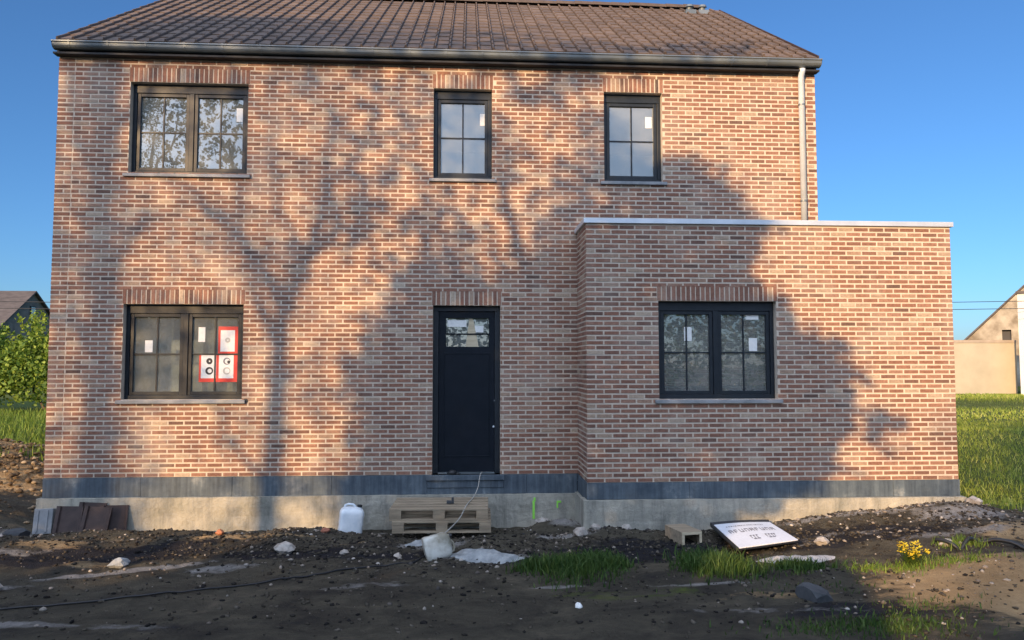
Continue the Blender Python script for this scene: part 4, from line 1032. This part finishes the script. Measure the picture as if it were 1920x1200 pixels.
def tree(k, label, trunk, limbs, mat):
    base = Vector(trunk[0]); t = thing('tree', label, 'tree', tuple(base), 'trees across the way whose shade falls on the facade')
    mb = MB(); Q = catmull(trunk, 5); n = len(Q); rr = [TR[k]*(1-.45*i/(n-1)) for i in range(n)]; rr[0] *= 1.35; mb.tube(Q, rr, n=12)
    nodes = list(Q[len(Q)//2:])
    for pl, r0, r1 in limbs: nodes += limb(mb, pl, T0[k], r0, r1)
    for X, Z, tt in TW_.get(k, []):
        e = Vector(up_sun(np.array(X), np.array(Z), tt).tolist()); lower = [q for q in nodes if q.z < e.z+.2] or nodes
        s = min(lower, key=lambda q: (q-e).length)
        if (s-e).length < 2.4: mb.tube([s, s*.5+e*.5+Vector((0,0,-.06)), e], [.018,.012,.006], n=4)
    o = mb.build('trunk', M_BARK, smooth_=True); o.parent = t; o.matrix_parent_inverse = Matrix.Translation(-base)
    P = np.concatenate(pts[k]) - np.array(base); P = P[P[:,2] > 1.2]
    foliage('crown', P, LAK[k], mat, 60+k, t)
def gbase(X, t):
    p = up_sun(np.array(X), np.array(0.0), t); return (float(p[0]), float(p[1]), H(float(p[0]), float(p[1]))-.15)
def up3(X, Z, t): return tuple(float(a) for a in up_sun(np.array(X), np.array(Z), t))
TR = {0:.20, 1:.165, 2:.26}
tree(1, 'slender forked spring tree, its forked shadow falling left of the door', [gbase(-2.72,18), up3(-2.66,-1.5,18), up3(-2.60,.5,18), up3(-2.55,1.7,18), up3(-2.52,2.5,18), up3(-2.48,3.05,18)],
 [([(-2.48,3.0,0),(-2.85,3.65,.2),(-3.2,4.1,.3),(-3.65,4.5,.5),(-4.1,4.8,.6)], .07,.02), ([(-2.48,3.0,0),(-2.2,3.65,-.2),(-2.0,4.25,-.3),(-1.95,4.95,-.3),(-1.85,5.7,-.2)], .085,.02),
  ([(-2.2,3.65,-.2),(-1.8,4.1,-.7),(-1.85,4.75,-.9),(-1.4,5.3,-1.0),(-1.2,6.4,-1)], .055,.015), ([(-2.42,3.1,0),(-2.32,3.4,.4),(-2.35,4.0,.8),(-2.6,4.5,1.1),(-2.7,6.5,1.2)], .05,.015),
  ([(-2.7,.75,0),(-2.95,1.0,.2),(-3.25,1.45,.4),(-3.3,1.65,.4)], .045,.015), ([(-2.52,2.4,0),(-2.75,3.0,.5),(-3.0,3.8,.9),(-3.1,5.0,1.0),(-3.4,7.2,1)], .05,.015), ([(-2.55,1.9,0),(-2.2,2.3,-.5),(-1.9,2.4,-.9)], .04,.012)], M_SPRING)
tree(0, 'straight leafy tree, the one whose shadow runs up the left end of the facade', [gbase(-5.0,19), up3(-4.95,-1.5,19), up3(-4.9,.7,19), up3(-4.85,2.0,19), up3(-4.82,3.2,19), up3(-4.9,4.4,19), up3(-4.85,5.6,19), up3(-4.8,7.0,19)],
 [([(-4.85,2.2,0),(-5.2,2.9,.4),(-5.5,3.9,.6)], .07,.02), ([(-4.82,3.4,0),(-4.5,4.0,-.4),(-4.3,4.4,-.5)], .06,.02), ([(-4.88,4.5,0),(-5.2,5.2,.5),(-5.4,6.2,.7)], .06,.02), ([(-4.85,5.2,0),(-4.3,6.2,-.6),(-3.9,7.2,-.7)], .06,.02)], M_SPRING)
tree(2, 'broad dense tree, the one whose big round shadow covers the door and the annex', [gbase(1.2,17), up3(1.2,-2,17), up3(1.15,0,17), up3(1.1,1.5,17), up3(1.1,3.0,17)],
 [([(1.1,1.0,0),(.2,2.0,.5),(-.6,3.0,.6)], .12,.03), ([(1.15,.6,0),(2.6,1.6,-.6),(4.0,2.2,-.8)], .12,.03), ([(1.1,2.4,0),(1.8,3.6,.4),(2.2,4.8,.5)], .10,.03), ([(1.1,2.6,0),(.6,4.2,-.5),(.3,5.4,-.7)], .09,.02), ([(2.6,1.4,-.6),(4.4,.9,-.6),(5.6,.6,-.4)], .06,.02)], M_DEEP)
# hedge under the trees
t = thing('hedge', 'long dense hedge across the way that keeps the foreground soil in shade', 'hedge', up3(-3,0,18)[:2]+(.5,))
r2 = np.random.default_rng(77); n = 46000; X = r2.uniform(-13, 6.0, n); top = -.62+.28*np.array([mn.noise(Vector((x*.9, 0, 4))) for x in X]) - .5*smooth(5.2, 6.1, X); zb = -4.0
Z = zb+(top-zb)*r2.random(n)**.8; tt = 18+r2.uniform(-.7,.7,n)
P = up_sun(X, Z, tt); P[:,2] = np.maximum(P[:,2] - 0, .5)
P = P - np.array(t.location); foliage('foliage', P, .19, M_DEEP, 78, t)
s = MB()
for k in range(36):
    b0_ = Vector(up3(-12.5+k*.51, -4.2, 18))-Vector(t.location); s.tube([b0_+Vector((0,0,-.6)), b0_+Vector((random.uniform(-.2,.2),0,1.2)), b0_+Vector((random.uniform(-.4,.4),0,2.8))], [.04,.03,.012], n=5)
s.build('stem', M_BARK, t)

r3 = np.random.default_rng(91)
for i, (tx0, ty0, hh, ww, lab) in enumerate([(-13,-50,15.5,4.2,'far round tree beyond the near ones, mirrored in the upper left window pane'), (-19.5,-53,17,4.6,'far tall tree beyond the near ones, mirrored at the upper left window edge'), (-7,-56,12.0,3.8,'far low tree beyond the near ones, mirrored below the upper left window')]):
    t = thing('tree', lab, 'tree', (tx0, ty0, H(tx0, ty0)-.2), 'far trees mirrored in the windows')
    P, c = bush_points(0, 0, hh*.52, ww, ww, hh*.50, 9000, r3, 60); P[:,2] = np.where(P[:,2] < hh*.25, hh-P[:,2]*.9, P[:,2]); foliage('crown', P, .42, M_SPRING, 90+i, t, c)
    s = MB(); s.tube([(0,0,0),(.1,0,hh*.3),(0,.1,hh*.8)], [.3,.22,.06], n=8); s.build('trunk', M_BARK, t)
t = thing('hedge', 'low far hedgerow closing the open land across the way, mirrored in the door glass', 'hedge', (0,-38,.6))
n = 20000; X = r3.uniform(-45, 50, n); hgt = 6.3+.8*np.array([mn.noise(Vector((x*.15, 0, 9))) for x in X])
foliage('foliage', np.stack([X, r3.uniform(-1.2,1.2,n), hgt*r3.random(n)**.8], 1), .45, M_SPRING, 95, t)
s = MB(); s.box(-45, 50, -.12, .12, -.3, .35); s.build('bank', M_BARK, t)
# ------------------------------------------------ neighbours
nh = thing('neighbouring_house', 'distant grey brick house with dark roof behind the shrubs on the left', 'house', (-33.9, 50, .4))
W_ = 5.0; ra = 7.62; re = ra-W_*.70; Ln = 13
b = MB(); g5 = [(0,-W_+.3,0),(0,W_-.3,0),(0,W_-.3,re),(0,0,ra-.12),(0,-W_+.3,re)]
b.add(g5+[(x-Ln,y,z) for x,y,z in g5], [(0,1,2,3,4),(9,8,7,6,5),(0,4,9,5),(1,6,7,2),(0,5,6,1)]); b.build('wall', M_GREYB, nh)
b = MB()
for s_ in (-1, 1):
    b.add([(.25,0,ra),(-Ln-.2,0,ra),(-Ln-.2,s_*(W_+.2),re-.05),(.25,s_*(W_+.2),re-.05),(.25,0,ra-.14),(-Ln-.2,0,ra-.14),(-Ln-.2,s_*(W_+.2),re-.19),(.25,s_*(W_+.2),re-.19)],
      [(0,1,2,3),(4,7,6,5),(0,3,7,4),(3,2,6,7),(1,5,6,2),(0,4,5,1)])
b.build('roof', M_SLATE, nh)
b = MB(); b.box(.001,.06,-.35,.35,ra-2.4,ra-1.2); o = b.build('window', M_FRAME, nh); b = MB(); b.box(.061,.065,-.27,.27,ra-2.32,ra-1.28); b.build('pane', M_GLASS, o)
# right: rendered plot wall, old barn, white building
gw = thing('plot_wall', 'long beige rendered garden wall beyond the grass on the right', 'wall', (20, 28, .3))
b = MB(); b.box(-8, 9.2, 0, .22, -.5, 3.12); b.build('wall', M_BEIGE, gw)
b = MB(); b.box(-8.02, 9.2, -.03, .25, 3.123, 3.27); b.build('coping', mat_simple('pinkish concrete coping', (.30,.25,.20), (.38,.32,.26), 2, .9), gw)
bn = thing('old_barn', 'old barn with crumbling plaster gable rising behind the beige wall', 'barn', (40.3, 39.3, .35), None, R(-37))
b = MB(); a5 = [(-6.6,0,0),(6.6,0,0),(6.6,0,2.0),(0,0,8.75),(-6.6,0,2.0)]
w0, w1, h0, h1 = -2.75, -2.2, 3.5, 4.4
b.add([(-6.6,0,0),(-6.6,0,2.0),(w0,0,8.75+w0*1.0227),(w0,0,0)], [(0,3,2,1)])
b.add([(w0,0,0),(w1,0,0),(w1,0,h0),(w0,0,h0)], [(0,1,2,3)]); b.add([(w0,0,h1),(w1,0,h1),(w1,0,8.75+w1*1.0227),(w0,0,8.75+w0*1.0227)], [(0,1,2,3)])
b.add([(w1,0,0),(6.6,0,0),(6.6,0,2.0),(0,0,8.75),(w1,0,8.75+w1*1.0227)], [(0,1,2,3,4)])
b.add([(w0,0,h0),(w1,0,h0),(w1,.4,h0),(w0,.4,h0),(w0,0,h1),(w1,0,h1),(w1,.4,h1),(w0,.4,h1)], [(0,1,2,3),(4,7,6,5),(0,3,7,4),(1,5,6,2)])
b.add([(-6.6,0,0),(-6.6,12,0),(-6.6,12,2.0),(-6.6,0,2.0)], [(0,3,2,1)])
b.build('wall', M_OLD, bn)
b = MB(); b.box(w0-.02,w1+.02,.401,.45,h0-.02,h1+.02); b.build('window', M_BLACK, bn)
b = MB()
for s_ in (-1, 1):
    q = [(0,8.79),(s_*6.8,1.84),(s_*6.8,2.0),(0,8.95)]
    b.add([(x,-.1,z) for x,z in q]+[(x,12,z) for x,z in q], [(0,1,2,3),(7,6,5,4),(3,2,6,7),(0,4,5,1),(1,5,6,2)])
b.build('roof', M_SLATE, bn)
wb = thing('white_building', 'white painted building corner at the right edge of the picture', 'building', (28.3, 26.6, .3), None, R(-41))
b = MB(); b.box(0, 7, 0, 5, -.3, 5.6); b.build('wall', M_WWALL, wb)
b = MB(); b.box(-.06, 7.06, -.06, 5.06, 5.603, 5.75); b.build('roof_edge', M_SLATE, wb)
b = MB(); b.box(.16, .5, -.04, -.001, .3, .7); b.build('vent_grille', M_FRAME, wb)
for i, (zz, lab) in enumerate([(5.05, 'upper of two thin overhead wires crossing the sky behind the house'), (4.72, 'lower of two thin overhead wires crossing the sky behind the house')]):
    cp = [(x, 25.0, zz+.16*((x-4)/22)**2-.0+.006*x*(1-i*.2)) for x in np.linspace(-60, 60, 41)]
    r = MB(); r.tube(cp, .016, n=5); tag(r.build('overhead_wire', M_RUBBER), lab, 'wire', 'overhead wires')
